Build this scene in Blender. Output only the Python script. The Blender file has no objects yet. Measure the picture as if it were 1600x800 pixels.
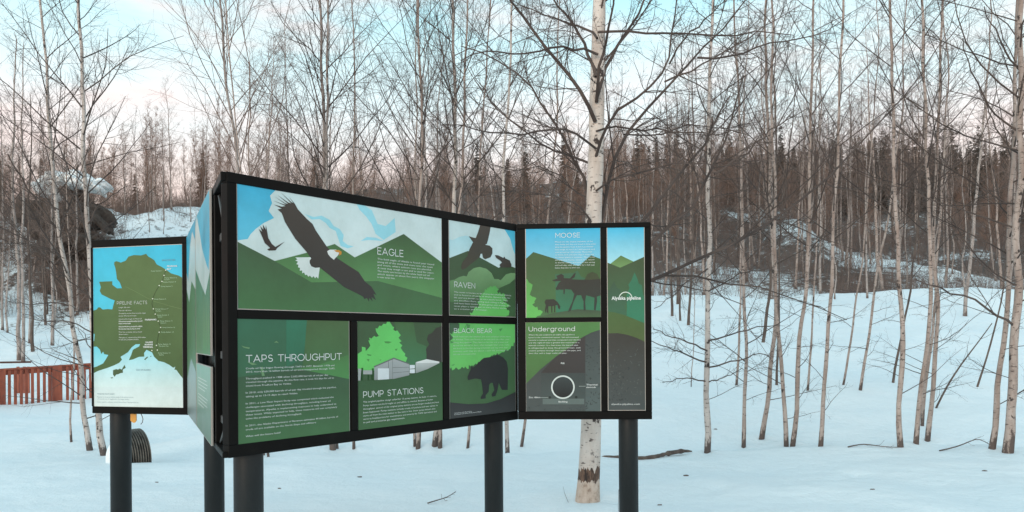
import bpy, bmesh, math, random
import numpy as np
from mathutils import Vector, Matrix
from mathutils.geometry import tessellate_polygon

C = bpy.context.scene.collection
SC = bpy.context.scene
R = math.radians

# ---------------------------------------------------------------- camera
F = 1256.0                     # focal length, in pixels of a 1600 px wide picture
HZ = 533.0                     # picture row of the horizon
ROLL = 0.007
EYE = 1.6
cam_d = bpy.data.cameras.new('camera')
cam = bpy.data.objects.new('camera', cam_d)
C.objects.link(cam)
cam.location = (0, 0, EYE)
cam.rotation_euler = (R(90), ROLL, 0)
cam_d.sensor_width = 36
cam_d.lens = 36 * F / 1600
cam_d.shift_y = (HZ - 400) / 1600
cam_d.clip_start = 0.05
cam_d.clip_end = 2000
SC.camera = cam

# ---------------------------------------------------------------- sky, sun, exposure
SUN_EL, SUN_ROT = R(9), R(205)
world = bpy.data.worlds.new('World')
SC.world = world
world.use_nodes = True
nt = world.node_tree
nt.nodes.clear()
N, L = nt.nodes.new, nt.links.new
out = N('ShaderNodeOutputWorld')
bg = N('ShaderNodeBackground')
bg.inputs['Strength'].default_value = 0.13
sky = N('ShaderNodeTexSky')
sky.sky_type = 'NISHITA'
sky.sun_disc = False
sky.sun_elevation = SUN_EL
sky.sun_rotation = SUN_ROT
sky.air_density = 1.0
sky.dust_density = 1.5
tc = N('ShaderNodeTexCoord')
sep = N('ShaderNodeSeparateXYZ')
L(tc.outputs['Generated'], sep.inputs[0])
# evening air: pale pink band over the hills, pale cyan above
ramp = N('ShaderNodeValToRGB')
L(sep.outputs['Z'], ramp.inputs['Fac'])
els = ramp.color_ramp.elements
els[0].position = 0.0
els[0].color = (6.8, 5.2, 4.5, 1)
els[1].position = 1.0
els[1].color = (3.3, 5.0, 5.7, 1)
for p, c in ((0.16, (6.9, 5.5, 4.9, 1)), (0.215, (6.5, 5.95, 5.7, 1)), (0.27, (5.7, 6.5, 6.6, 1)), (0.34, (4.6, 6.4, 6.7, 1)), (0.40, (3.2, 6.0, 6.7, 1)), (0.55, (3.2, 5.4, 6.2, 1))):
    e = els.new(p)
    e.color = c
# thin streaky clouds, lit pink
mp = N('ShaderNodeMapping')
mp.inputs['Scale'].default_value = (2.2, 2.2, 9.0)
L(tc.outputs['Generated'], mp.inputs['Vector'])
nz = N('ShaderNodeTexNoise')
nz.inputs['Scale'].default_value = 1.6
nz.inputs['Detail'].default_value = 7
nz.inputs['Roughness'].default_value = 0.56
L(mp.outputs[0], nz.inputs['Vector'])
cr = N('ShaderNodeValToRGB')
cr.color_ramp.elements[0].position = 0.47
cr.color_ramp.elements[1].position = 0.68
L(nz.outputs[0], cr.inputs['Fac'])
cloudmix = N('ShaderNodeMix')
cloudmix.data_type = 'RGBA'
cmul = N('ShaderNodeMath')
cmul.operation = 'MULTIPLY'
cmul.inputs[1].default_value = 0.74
L(cr.outputs['Color'], cmul.inputs[0])
L(cmul.outputs[0], cloudmix.inputs['Factor'])
L(ramp.outputs['Color'], cloudmix.inputs[6])
cloudmix.inputs[7].default_value = (6.9, 5.4, 5.0, 1)
skymix = N('ShaderNodeMix')
skymix.data_type = 'RGBA'
skymix.inputs['Factor'].default_value = 0.86
L(sky.outputs['Color'], skymix.inputs[6])
L(cloudmix.outputs[2], skymix.inputs[7])
L(skymix.outputs[2], bg.inputs['Color'])
L(bg.outputs[0], out.inputs['Surface'])

sun_d = bpy.data.lights.new('sun', 'SUN')
sun_d.energy = 0.8
sun_d.angle = R(28)
sun_d.color = (1.0, 0.86, 0.74)
sun = bpy.data.objects.new('sun', sun_d)
C.objects.link(sun)
sv = Vector((math.sin(SUN_ROT) * math.cos(SUN_EL), math.cos(SUN_ROT) * math.cos(SUN_EL), math.sin(SUN_EL)))
sun.rotation_euler = sv.to_track_quat('Z', 'Y').to_euler()
sun.location = sv * 50

vs = SC.view_settings
vs.view_transform = 'Standard'
vs.look = 'None'
vs.gamma = 1
vs.use_curve_mapping = False
vs.exposure = 0.52
SC.cycles.use_denoising = True
SC.cycles.max_bounces = 6
SC.cycles.diffuse_bounces = 3

# ---------------------------------------------------------------- helpers
def lin(c):
    o = []
    for v in c[:3]:
        v = v / 255.0
        o.append(v / 12.92 if v <= 0.04045 else ((v + 0.055) / 1.055) ** 2.4)
    return o

def ray(px, py):
    """Direction (depth 1) of the sight line through a point of the picture."""
    dx, dy = px - 800.0, HZ - py
    c, s = math.cos(ROLL), math.sin(ROLL)
    return Vector(((dx * c + dy * s) / F, 1.0, (-dx * s + dy * c) / F))

def P(px, py, d):
    return Vector((0, 0, EYE)) + ray(px, py) * d

def tag(o, label=None, cat=None, group=None, kind=None):
    if label: o['label'] = label
    if cat: o['category'] = cat
    if group: o['group'] = group
    if kind: o['kind'] = kind
    return o

def empty(name, loc):
    o = bpy.data.objects.new(name, None)
    o.empty_display_size = 0.2
    o.location = loc
    C.objects.link(o)
    return o

def link(name, me, parent=None, mat=None, loc=None):
    o = bpy.data.objects.new(name, me)
    C.objects.link(o)
    if mat is not None:
        me.materials.clear()
        me.materials.append(mat)
    if parent is not None:
        o.parent = parent
    if loc is not None:
        o.location = loc
    return o

def np_mesh(name, V, Q, smooth=True):
    """Mesh from an (n,3) vertex array and an (m,4) quad array."""
    me = bpy.data.meshes.new(name)
    V = np.asarray(V, np.float32); Q = np.asarray(Q, np.int32)
    n, m, k = len(V), len(Q), Q.shape[1]
    me.vertices.add(n); me.vertices.foreach_set('co', V.ravel())
    me.loops.add(m * k); me.loops.foreach_set('vertex_index', Q.ravel())
    me.polygons.add(m)
    me.polygons.foreach_set('loop_start', np.arange(m, dtype=np.int32) * k)
    if smooth:
        me.polygons.foreach_set('use_smooth', np.ones(m, bool))
    me.update(calc_edges=True)
    return me

def norm(a):
    return a / np.maximum(np.linalg.norm(a, axis=-1, keepdims=True), 1e-9)

def tubes(Pn, Rn, sides):
    """(N,k,3) polylines + (N,k) radii -> verts, quads."""
    Pn = np.asarray(Pn, float); Rn = np.asarray(Rn, float)
    n, k, _ = Pn.shape
    T = np.empty_like(Pn)
    T[:, 1:-1] = Pn[:, 2:] - Pn[:, :-2]
    T[:, 0] = Pn[:, 1] - Pn[:, 0]; T[:, -1] = Pn[:, -1] - Pn[:, -2]
    T = norm(T)
    mean = norm(T.mean(1))
    ref = np.where(np.abs(mean[:, 2:3]) > 0.75, np.array([[1.0, 0.13, 0]]), np.array([[0, 0, 1.0]]))
    A = norm(np.cross(T, ref[:, None, :])); B = np.cross(T, A)
    ang = np.arange(sides) * 2 * math.pi / sides
    V = (Pn[:, :, None, :] + Rn[:, :, None, None] * (A[:, :, None, :] * np.cos(ang)[None, None, :, None] + B[:, :, None, :] * np.sin(ang)[None, None, :, None]))
    base = (np.arange(n) * k * sides)[:, None, None]
    i = (np.arange(k - 1) * sides)[None, :, None]
    j = np.arange(sides)[None, None, :]; j2 = (j + 1) % sides
    Q = np.stack([base + i + j, base + i + j2, base + i + sides + j2, base + i + sides + j], -1).reshape(-1, 4)
    return V.reshape(-1, 3), Q

def cat_geo(parts):
    Vs, Qs, o = [], [], 0
    for v, q in parts:
        Vs.append(v); Qs.append(q + o); o += len(v)
    return np.concatenate(Vs), np.concatenate(Qs)

class BM:
    """Collects shapes into one mesh."""
    def __init__(s): s.bm = bmesh.new()
    def box(s, c, size, rot=None, bevel=0.0):
        m = Matrix.Translation(c) @ (rot.to_4x4() if rot else Matrix()) @ Matrix.Diagonal((*size, 1))
        r = bmesh.ops.create_cube(s.bm, size=1, matrix=m)
        if bevel:
            es = list({e for v in r['verts'] for e in v.link_edges})
            bmesh.ops.bevel(s.bm, geom=es, offset=bevel, segments=2, affect='EDGES', profile=0.5)
        return s
    def tube(s, pts, rad, sides=12, cap=True):
        pts = [Vector(p) for p in pts]
        rs = rad if isinstance(rad, (list, tuple)) else [rad] * len(pts)
        rings = []
        for i, p in enumerate(pts):
            t = (pts[min(i + 1, len(pts) - 1)] - pts[max(i - 1, 0)]).normalized()
            ref = Vector((1, .13, 0)) if abs(t.z) > .75 else Vector((0, 0, 1))
            a = t.cross(ref).normalized(); b = t.cross(a)
            rings.append([s.bm.verts.new(p + rs[i] * (a * math.cos(q) + b * math.sin(q))) for q in [j * 2 * math.pi / sides for j in range(sides)]])
        for r0, r1 in zip(rings, rings[1:]):
            for j in range(sides):
                f = s.bm.faces.new((r0[j], r0[(j + 1) % sides], r1[(j + 1) % sides], r1[j])); f.smooth = True
        if cap:
            s.bm.faces.new(rings[0][::-1]); s.bm.faces.new(rings[-1])
        return s
    def build(s, name, mat, parent=None, origin=None):
        bmesh.ops.recalc_face_normals(s.bm, faces=s.bm.faces)
        if origin is not None:
            bmesh.ops.translate(s.bm, verts=s.bm.verts, vec=-Vector(origin))
        me = bpy.data.meshes.new(name)
        s.bm.to_mesh(me); s.bm.free()
        return link(name, me, parent, mat)

# ---------------------------------------------------------------- materials
def new_mat(name, col=(.5, .5, .5), rough=.6, metal=0.0):
    m = bpy.data.materials.new(name); m.use_nodes = True
    b = m.node_tree.nodes['Principled BSDF']
    b.inputs['Base Color'].default_value = (*col, 1)
    b.inputs['Roughness'].default_value = rough
    b.inputs['Metallic'].default_value = metal
    return m, m.node_tree, b

def ramp_node(t, stops, interp='LINEAR'):
    r = t.nodes.new('ShaderNodeValToRGB'); r.color_ramp.interpolation = interp
    e = r.color_ramp.elements
    e[0].position, e[0].color = stops[0][0], (*stops[0][1], 1)
    e[1].position, e[1].color = stops[-1][0], (*stops[-1][1], 1)
    for p, c in stops[1:-1]:
        n = e.new(p); n.color = (*c, 1)
    return r

def noise_node(t, scale, detail=4, rough=.55, vec=None, mscale=None, coord='Object'):
    n = t.nodes.new('ShaderNodeTexNoise')
    n.inputs['Scale'].default_value = scale; n.inputs['Detail'].default_value = detail; n.inputs['Roughness'].default_value = rough
    tcn = t.nodes.new('ShaderNodeTexCoord')
    src = tcn.outputs[coord]
    if mscale:
        m = t.nodes.new('ShaderNodeMapping'); m.inputs['Scale'].default_value = mscale
        t.links.new(src, m.inputs['Vector']); src = m.outputs[0]
    t.links.new(src, n.inputs['Vector'])
    return n

def mixc(t, fac, a, b, mode='MIX'):
    m = t.nodes.new('ShaderNodeMix'); m.data_type = 'RGBA'; m.blend_type = mode
    for sock, v in ((m.inputs['Factor'], fac), (m.inputs[6], a), (m.inputs[7], b)):
        if hasattr(v, 'links'): t.links.new(v, sock)
        elif isinstance(v, (int, float)): sock.default_value = v
        else: sock.default_value = (*v, 1)
    return m.outputs[2]

def bark_mat(name, pale, tan, dark, amount=.5, hero=False):
    m, t, b = new_mat(name, rough=.75)
    n1 = noise_node(t, 1.0, 5, .6, mscale=(13, 13, 42))        # short dark horizontal dashes
    r1 = ramp_node(t, [(0, (0, 0, 0)), (.62 - .05 * amount, (0, 0, 0)), (.70 - .05 * amount, (1, 1, 1)), (1, (1, 1, 1))])
    t.links.new(n1.outputs[0], r1.inputs[0])
    n2 = noise_node(t, 1.0, 4, .6, mscale=(8, 8, 2.6))          # broad tone
    r2 = ramp_node(t, [(.35, pale), (.62, tan)])
    t.links.new(n2.outputs[0], r2.inputs[0])
    n3 = noise_node(t, 1.0, 3, .6, mscale=(11, 11, 7))           # larger black scars
    r3 = ramp_node(t, [(.0, (0, 0, 0)), (.615, (0, 0, 0)), (.665, (1, 1, 1)), (1, (1, 1, 1))])
    t.links.new(n3.outputs[0], r3.inputs[0])
    c = mixc(t, r1.outputs[0], r2.outputs[0], dark)
    c = mixc(t, r3.outputs[0], c, [v * .6 for v in dark])
    if not hero:
        # the old bark at the foot is rough and dark
        tcn = t.nodes.new('ShaderNodeTexCoord'); sp = t.nodes.new('ShaderNodeSeparateXYZ'); t.links.new(tcn.outputs['Object'], sp.inputs[0])
        nf = noise_node(t, 1.0, 4, .65, mscale=(14, 14, 5)); ma = t.nodes.new('ShaderNodeMath'); ma.operation = 'MULTIPLY_ADD'; t.links.new(nf.outputs[0], ma.inputs[0]); ma.inputs[1].default_value = -1.5; t.links.new(sp.outputs['Z'], ma.inputs[2])
        rf = ramp_node(t, [(0, (1, 1, 1)), (.12, (0, 0, 0)), (1, (0, 0, 0))]); a_ = t.nodes.new('ShaderNodeMath'); a_.operation = 'ADD'; a_.inputs[1].default_value = .62; t.links.new(ma.outputs[0], a_.inputs[0]); t.links.new(a_.outputs[0], rf.inputs[0])
        c = mixc(t, rf.outputs[0], c, [v * 1.3 for v in dark])
    if hero:
        tcn = t.nodes.new('ShaderNodeTexCoord'); sp = t.nodes.new('ShaderNodeSeparateXYZ')
        t.links.new(tcn.outputs['Object'], sp.inputs[0])
        nn = noise_node(t, 1.0, 4, .65, mscale=(22, 22, 7))
        ad = t.nodes.new('ShaderNodeMath'); ad.operation = 'MULTIPLY_ADD'
        t.links.new(nn.outputs[0], ad.inputs[0]); ad.inputs[1].default_value = .22; t.links.new(sp.outputs['Z'], ad.inputs[2])
        # torn ring where the outer bark is gone, peeled tan wood under it
        rr = ramp_node(t, [(0, (0, 0, 0)), (.315, (0, 0, 0)), (.325, (1, 1, 1)), (.425, (1, 1, 1)), (.435, (0, 0, 0)), (1, (0, 0, 0))])
        t.links.new(ad.outputs[0], rr.inputs[0])
        rb = ramp_node(t, [(0, (1, 1, 1)), (.30, (1, 1, 1)), (.34, (0, 0, 0)), (1, (0, 0, 0))])
        t.links.new(ad.outputs[0], rb.inputs[0])
        np_ = noise_node(t, 1.0, 5, .65, mscale=(16, 16, 12)); rp = ramp_node(t, [(.3, (.62, .53, .46)), (.55, (.50, .40, .33)), (.68, (.24, .17, .13))]); t.links.new(np_.outputs[0], rp.inputs[0])
        c = mixc(t, rb.outputs[0], c, rp.outputs[0])
        vn = noise_node(t, 1.0, 3, .6, mscale=(30, 30, 9))
        rv = ramp_node(t, [(.4, (.035, .022, .018)), (.6, (.16, .095, .065))])
        t.links.new(vn.outputs[0], rv.inputs[0])
        c = mixc(t, rr.outputs[0], c, rv.outputs[0])
    t.links.new(c, b.inputs['Base Color'])
    bp = t.nodes.new('ShaderNodeBump'); bp.inputs['Strength'].default_value = .5; bp.inputs['Distance'].default_value = .01
    t.links.new(n1.outputs[0], bp.inputs['Height']); t.links.new(bp.outputs[0], b.inputs['Normal'])
    return m

def var_mat(name, a, b_, scale=3.0, rough=.85, mscale=None):
    m, t, b = new_mat(name, a, rough)
    n = noise_node(t, scale, 3, .6, mscale=mscale)
    r = ramp_node(t, [(.35, a), (.65, b_)])
    t.links.new(n.outputs[0], r.inputs[0]); t.links.new(r.outputs[0], b.inputs['Base Color'])
    return m

M = {}
M['bark_hero'] = bark_mat('bark_white_birch', (.66, .60, .55), (.50, .43, .38), (.07, .05, .045), .6, hero=True)
M['bark'] = bark_mat('bark_birch', (.45, .375, .335), (.27, .205, .175), (.075, .055, .048), .9)
M['bark_pale'] = bark_mat('bark_pale_birch', (.56, .51, .475), (.37, .32, .29), (.07, .055, .05), .9)
M['bark_far'] = bark_mat('bark_far_birch', (.40, .355, .33), (.25, .205, .185), (.10, .075, .065), .6)
M['bark_dark'] = var_mat('bark_dark_stem', (.075, .055, .048), (.15, .115, .095), 4, mscale=(3, 3, 1))
M['twig'] = var_mat('twig_dark_brown', (.046, .034, .030), (.105, .078, .067), 2.0)
M['twig_mid'] = var_mat('twig_brown', (.14, .097, .082), (.23, .17, .145), 1.0)
M['twig_warm'] = var_mat('twig_reddish_brown', (.19, .115, .085), (.31, .195, .145), .6)
M['needle'] = var_mat('spruce_needles', (.030, .030, .023), (.062, .056, .044), 3.0)
# ---------------------------------------------------------------- terrain
PR = np.array([(0, 0), (10.4, .03), (11.2, .07), (12.1, -.06), (13.2, .12), (30, 3.0), (34, 3.2), (60, 8.8), (90, 18), (130, 27), (260, 38), (400, 42)])
PL = np.array([(0, 0), (9.6, .03), (10.2, .02), (10.8, -.02), (13, .02), (21, .1), (27, .9), (36, 2.3), (42, 3.6), (50, 8.2), (56, 10.6), (75, 14), (130, 22), (260, 30), (400, 32)])

def vnoise(x, y, seed=0):
    x = np.asarray(x, float); y = np.asarray(y, float)
    xi, yi = np.floor(x), np.floor(y); fx, fy = x - xi, y - yi
    fx = fx * fx * (3 - 2 * fx); fy = fy * fy * (3 - 2 * fy)
    def h(a, b):
        v = np.sin(a * 127.1 + b * 311.7 + seed * 74.7) * 43758.5453
        return v - np.floor(v)
    return (h(xi, yi) * (1 - fx) + h(xi + 1, yi) * fx) * (1 - fy) + (h(xi, yi + 1) * (1 - fx) + h(xi + 1, yi + 1) * fx) * fy - .5

def ground_z(x, y):
    x = np.asarray(x, float); y = np.asarray(y, float)
    yy = np.maximum(y, 0.01)
    u = x / np.maximum(yy, 4)
    w = np.clip((u + .42) / .36, 0, 1); w = w * w * (3 - 2 * w)
    z = np.interp(yy, PL[:, 0], PL[:, 1]) * (1 - w) + np.interp(yy, PR[:, 0], PR[:, 1]) * w
    far = np.clip((yy - 9) / 25, 0, 1)
    z = z + .15 * vnoise(x / 2.6, y / 2.0, 1) * np.clip(yy / 12, .25, 1) + .06 * vnoise(x / .75, y / .7, 2) + .02 * vnoise(x / .3, y / .3, 22)
    z = z + far * (.55 * vnoise(x / 6, y / 6, 3) + .25 * vnoise(x / 1.9, y / 1.9, 4))
    rough = np.clip((yy - 38) / 10, 0, 1)
    z = z + rough * (.9 * vnoise(x / 2.6, y / 2.6, 5) + .5 * vnoise(x / .9, y / .9, 6) + 2.0 * vnoise(x / 11, y / 11, 7))
    # the snowy bank on the right slope, the drift over the culvert
    z = z + 2.2 * np.exp(-((x - 17.0) / 2.0) ** 2 - ((y - 48) / 4.0) ** 2)
    z = z + np.clip((yy - 24) / 6, 0, 1) * .5 * vnoise(x / 3.1, y / 3.1, 15)
    z = z + .30 * np.exp(-((x + 4.3) / 1.1) ** 2 - ((y - 12.6) / .9) ** 2)
    return z

_ground = ground_z
# feet of posts and nearer trees: wind has left a soft collar of snow with a small hollow round each
FEET = [(388.5, 0, 4.12, .10), (335, 0, 5.9, .10), (771.5, 0, 5.93, .10), (982, 0, 5.86, .10), (189, 0, 6.66, .11)]
FEET = [(ray(a, HZ).x * d, d, r) for a, _, d, r in FEET]
def feet_z(x, y):
    z = np.zeros_like(np.asarray(x, float) + np.asarray(y, float))
    for fx, fy, r in FEET:
        q = np.hypot(x - fx - .03, y - fy - .06); q2 = np.hypot(x - fx, y - fy)
        z = z + .055 * np.exp(-(q / (r * 2.6)) ** 2) - .05 * np.exp(-(q2 / (r * 1.35)) ** 2)
    return z
def ground_z(x, y):
    z = _ground(x, y)
    return z + feet_z(x, y)

def gz(x, y): return float(ground_z(x, y))

def on_ground(px, py, dmin=3.0, dmax=120.0):
    r = ray(px, py)
    ds = np.arange(dmin, dmax, .05)
    zz = EYE + r.z * ds; g = ground_z(r.x * ds, ds)
    hit = np.nonzero(zz <= g)[0]
    d = ds[hit[0]] if len(hit) else dmax
    return Vector((r.x * d, d, gz(r.x * d, d)))

for a_, b2, r_ in ((917, 785, .17), (1104, 708, .08), (1162, 702, .06), (1190, 688, .08), (1228, 698, .06), (1238, 698, .07), (1282, 698, .06), (1407, 699, .08), (1431, 695, .08), (1449, 690, .08), (1550, 701, .09), (1573, 708, .12), (140, 704, .08), (164, 712, .10), (111, 694, .05), (653, 702, .07), (680, 699, .09), (731, 702, .05), (793, 714, .06), (553, 705, .05)):
    q_ = on_ground(a_, b2); FEET.append((q_.x, q_.y, r_))
# old half filled tracks in the snow
rt = random.Random(8)
TRACKS = []
for (xa, ya, xb, yb, n_) in ((-3.4, 5.2, .4, 7.6, 9), (.4, 7.6, 4.5, 9.4, 9), (4.5, 6.6, 7.0, 10.5, 8)):
    for i_ in range(n_):
        f_ = (i_ + rt.uniform(-.15, .15)) / n_; TRACKS.append((xa + (xb - xa) * f_ + (.13 if i_ % 2 else -.13), ya + (yb - ya) * f_ + rt.uniform(-.1, .1), rt.uniform(.025, .05)))
_g2 = ground_z
def ground_z(x, y):
    z = _g2(x, y)
    for a_, b2, d_ in TRACKS: z = z - d_ * np.exp(-((x - a_) / .12) ** 2 - ((y - b2) / .17) ** 2)
    return z
ys = np.concatenate([np.arange(-14, 0, .8), np.arange(0, 16, .08), np.arange(16, 44, .4), np.arange(44, 110, .7), np.arange(110, 420, 8)])
nx = 460
tx = np.linspace(-1, 1, nx)
Y, TX = np.meshgrid(ys, tx, indexing='ij')
half = 11 + np.maximum(Y, 0) * 1.15
X = np.sign(TX) * np.abs(TX) ** 1.15 * half
Z = ground_z(X, Y)
ny = len(ys)
idx = np.arange(ny * nx).reshape(ny, nx)
Q = np.stack([idx[:-1, :-1], idx[:-1, 1:], idx[1:, 1:], idx[1:, :-1]], -1).reshape(-1, 4)
gme = np_mesh('ground', np.stack([X, Y, Z], -1).reshape(-1, 3), Q)
# wild: how much of the slope is bare rock, leaf litter and brush rather than snow
u = X / np.maximum(Y, 4)
wild = .56 + np.clip((Y - 31 + 9 * vnoise(X / 4, Y / 4, 18)) / 10, 0, 1) * .36
wild = np.where(Y < 29, 0, wild)
wild = wild - .23 * np.exp(-((X - 19.0 - (44 - Y) * .5) / 2.8) ** 2 - ((Y - 44.0) / 4.5) ** 2) - .22 * np.clip(vnoise(X / 5, Y / 7, 33) - .12, 0, 1) * 2.5 * (Y > 36)
wild = wild + .3 * np.exp(-((u + .54) / .05) ** 2 - ((Y - 45) / 5) ** 2)
wild = np.where((u < -.34) & (u > -.5) & (Y > 46) & (Y < 57), wild * .90, wild)
wild = np.where((u < -.3) & (Y < 44), wild * .80, wild)
at = gme.attributes.new('wild', 'FLOAT', 'POINT'); at.data.foreach_set('value', wild.ravel().astype(np.float32))
m, t, b = new_mat('snow_ground', (.8, .85, .88), .55)
nA = noise_node(t, .9, 6, .7); nB = noise_node(t, 3.5, 5, .7); nC = noise_node(t, 9, 6, .7)
nD = noise_node(t, .5, 3, .5)
rs = ramp_node(t, [(.35, (.80, .885, .92)), (.65, (.85, .91, .93))]); t.links.new(nD.outputs[0], rs.inputs[0])
wn = t.nodes.new('ShaderNodeAttribute'); wn.attribute_name = 'wild'
mu = t.nodes.new('ShaderNodeMath'); mu.operation = 'MULTIPLY_ADD'
t.links.new(nB.outputs[0], mu.inputs[0]); mu.inputs[1].default_value = .6
ad = t.nodes.new('ShaderNodeMath'); ad.operation = 'MULTIPLY_ADD'
t.links.new(nA.outputs[0], ad.inputs[0]); ad.inputs[1].default_value = .7; ad.inputs[2].default_value = -.83
t.links.new(ad.outputs[0], mu.inputs[2])
a2 = t.nodes.new('ShaderNodeMath'); a2.operation = 'ADD'; t.links.new(mu.outputs[0], a2.inputs[0]); t.links.new(wn.outputs['Fac'], a2.inputs[1])
rw = ramp_node(t, [(0, (0, 0, 0)), (.55, (0, 0, 0)), (.66, (1, 1, 1)), (1, (1, 1, 1))]); t.links.new(a2.outputs[0], rw.inputs[0])
rd = ramp_node(t, [(.33, (.018, .014, .012)), (.56, (.095, .062, .046)), (.72, (.23, .165, .125))]); t.links.new(nC.outputs[0], rd.inputs[0])
c = mixc(t, rw.outputs[0], rs.outputs[0], rd.outputs[0])
t.links.new(c, b.inputs['Base Color'])
nE = noise_node(t, 2.6, 6, .62)
bp = t.nodes.new('ShaderNodeBump'); bp.inputs['Strength'].default_value = .6; bp.inputs['Distance'].default_value = .08
t.links.new(nE.outputs[0], bp.inputs['Height']); t.links.new(bp.outputs[0], b.inputs['Normal'])
tag(link('ground', gme, None, m), kind='structure')
M['snow'] = new_mat('snow_cap', (.86, .91, .93), .6)[0]
# ---------------------------------------------------------------- information kiosk
PANEL_K = .92      # printed colours -> albedo
def col(c): return [min(.85, max(.003, v * PANEL_K - .011)) * q for v, q in zip(lin(c), (1.0, 1.0, .95))]

mp_, t, b = new_mat('printed_panel', rough=.38); b.inputs['Specular IOR Level'].default_value = .3
va = t.nodes.new('ShaderNodeVertexColor'); va.layer_name = 'print'
nn = noise_node(t, 3.2, 8, .72, coord='Object')
rr = ramp_node(t, [(.3, (.84, .85, .84)), (.5, (.98, .98, .98)), (.7, (1.10, 1.09, 1.10))]); t.links.new(nn.outputs[0], rr.inputs[0])
t.links.new(mixc(t, 1.0, va.outputs[0], rr.outputs[0], 'MULTIPLY'), b.inputs['Base Color'])
rg = ramp_node(t, [(.3, (.30, .30, .30)), (.7, (.46, .46, .46))]); t.links.new(nn.outputs[0], rg.inputs[0])
t.links.new(rg.outputs[0], b.inputs['Roughness'])
M['print'] = mp_
M['letters'] = new_mat('white_lettering', (.66, .70, .69), .45)[0]
M['letters_green'] = new_mat('pale_green_lettering', (.46, .66, .46), .45)[0]
M['letters_dark'] = new_mat('blue_grey_lettering', (.16, .24, .27), .45)[0]
m, t, b = new_mat('black_steel', (.004, .004, .004), .42); b.inputs['Specular IOR Level'].default_value = .09
nn = noise_node(t, 6, 5, .65); rr = ramp_node(t, [(.35, (.0035, .0035, .0034)), (.62, (.006, .006, .0055)), (.78, (.012, .011, .010))]); t.links.new(nn.outputs[0], rr.inputs[0]); t.links.new(rr.outputs[0], b.inputs['Base Color'])
rg = ramp_node(t, [(.3, (.32, .32, .32)), (.75, (.6, .6, .6))]); t.links.new(nn.outputs[0], rg.inputs[0]); t.links.new(rg.outputs[0], b.inputs['Roughness'])
M['steel'] = m
M['bracket'] = new_mat('grey_steel', (.035, .034, .032), .5)[0]
m, t, b = new_mat('post_steel', (.03, .034, .036), .5); b.inputs['Specular IOR Level'].default_value = .3
nn = noise_node(t, 3, 6, .7, mscale=(3, 3, 1)); rr = ramp_node(t, [(.4, (.009, .011, .0115)), (.66, (.015, .017, .0175)), (.80, (.05, .05, .048))]); t.links.new(nn.outputs[0], rr.inputs[0]); t.links.new(rr.outputs[0], b.inputs['Base Color'])
M['post'] = m
M['alu'] = new_mat('aluminium_edge', (.42, .40, .37), .4, .3)[0]

Z0, Z1 = EYE - 181 / F * 3.90, EYE + 270 / F * 3.90        # bottom and top of the boards
def plan(px, d): 
    r = ray(px, HZ); return Vector((r.x * d, d, 0))
KA0, KA1 = plan(144, 6.54), plan(295.5, 6.31)
KN = plan(347, 3.90)
KC1 = plan(808, 5.765)
KD1 = plan(1018, 5.71)
KROOT = Vector((KN.x + .1, KN.y + .25, 0))
kiosk = empty('information_kiosk', KROOT)
tag(kiosk, 'black steel information kiosk with green illustrated panels on round posts in the snow', 'kiosk')

class Wing:
    def __init__(s, a, b_):
        s.o = a.copy(); s.L = (b_ - a).length; s.U = (b_ - a).normalized(); s.n = s.U.cross(Vector((0, 0, 1)))
        s.rot = Matrix((s.U, s.n, Vector((0, 0, 1)))).transposed()
    def at(s, u, v, n=0.0): return s.o + s.U * u + Vector((0, 0, v)) + s.n * n
    def uv(s, px, py):
        r = ray(px, py); c0 = Vector((0, 0, EYE)); k = (s.o - c0).dot(s.n) / r.dot(s.n)
        p = c0 + r * k; return ((p - s.o).dot(s.U), p.z)
    def bar(s, bm, u0, u1, v0, v1, n0, n1, bevel=.004):
        bm.box(s.at((u0 + u1) / 2, (v0 + v1) / 2, (n0 + n1) / 2), (abs(u1 - u0), abs(n1 - n0), abs(v1 - v0)), s.rot, bevel)

WA, WB, WC, WD = Wing(KA0, KA1), Wing(KA1, KN), Wing(KN, KC1), Wing(KC1, KD1)

def clip(poly, u0, u1, v0, v1):
    for ax, lim, sg in ((0, u0, 1), (0, u1, -1), (1, v0, 1), (1, v1, -1)):
        outp = []
        for i, p in enumerate(poly):
            q = poly[(i + 1) % len(poly)]
            a, c_ = (p[ax] - lim) * sg >= 0, (q[ax] - lim) * sg >= 0
            if a: outp.append(p)
            if a != c_:
                k = (lim - p[ax]) / (q[ax] - p[ax]); outp.append((p[0] + (q[0] - p[0]) * k, p[1] + (q[1] - p[1]) * k))
        poly = outp
        if len(poly) < 3: return []
    return poly

rj_ = random.Random(12)
def jagged(poly):
    """needle-tipped outline for the printed conifers"""
    o = []
    for (a, b_), (c_, d_) in zip(poly, poly[1:] + poly[:1]):
        n_ = max(1, int(math.hypot(c_ - a, d_ - b_) / .016))
        for i in range(n_):
            f_ = i / n_; k_ = .009 if i % 2 else -.006
            o.append((a + (c_ - a) * f_ + rj_.uniform(-1, 1) * abs(k_), b_ + (d_ - b_) * f_ - rj_.uniform(.2, 1.2) * k_))
    return o

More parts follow.
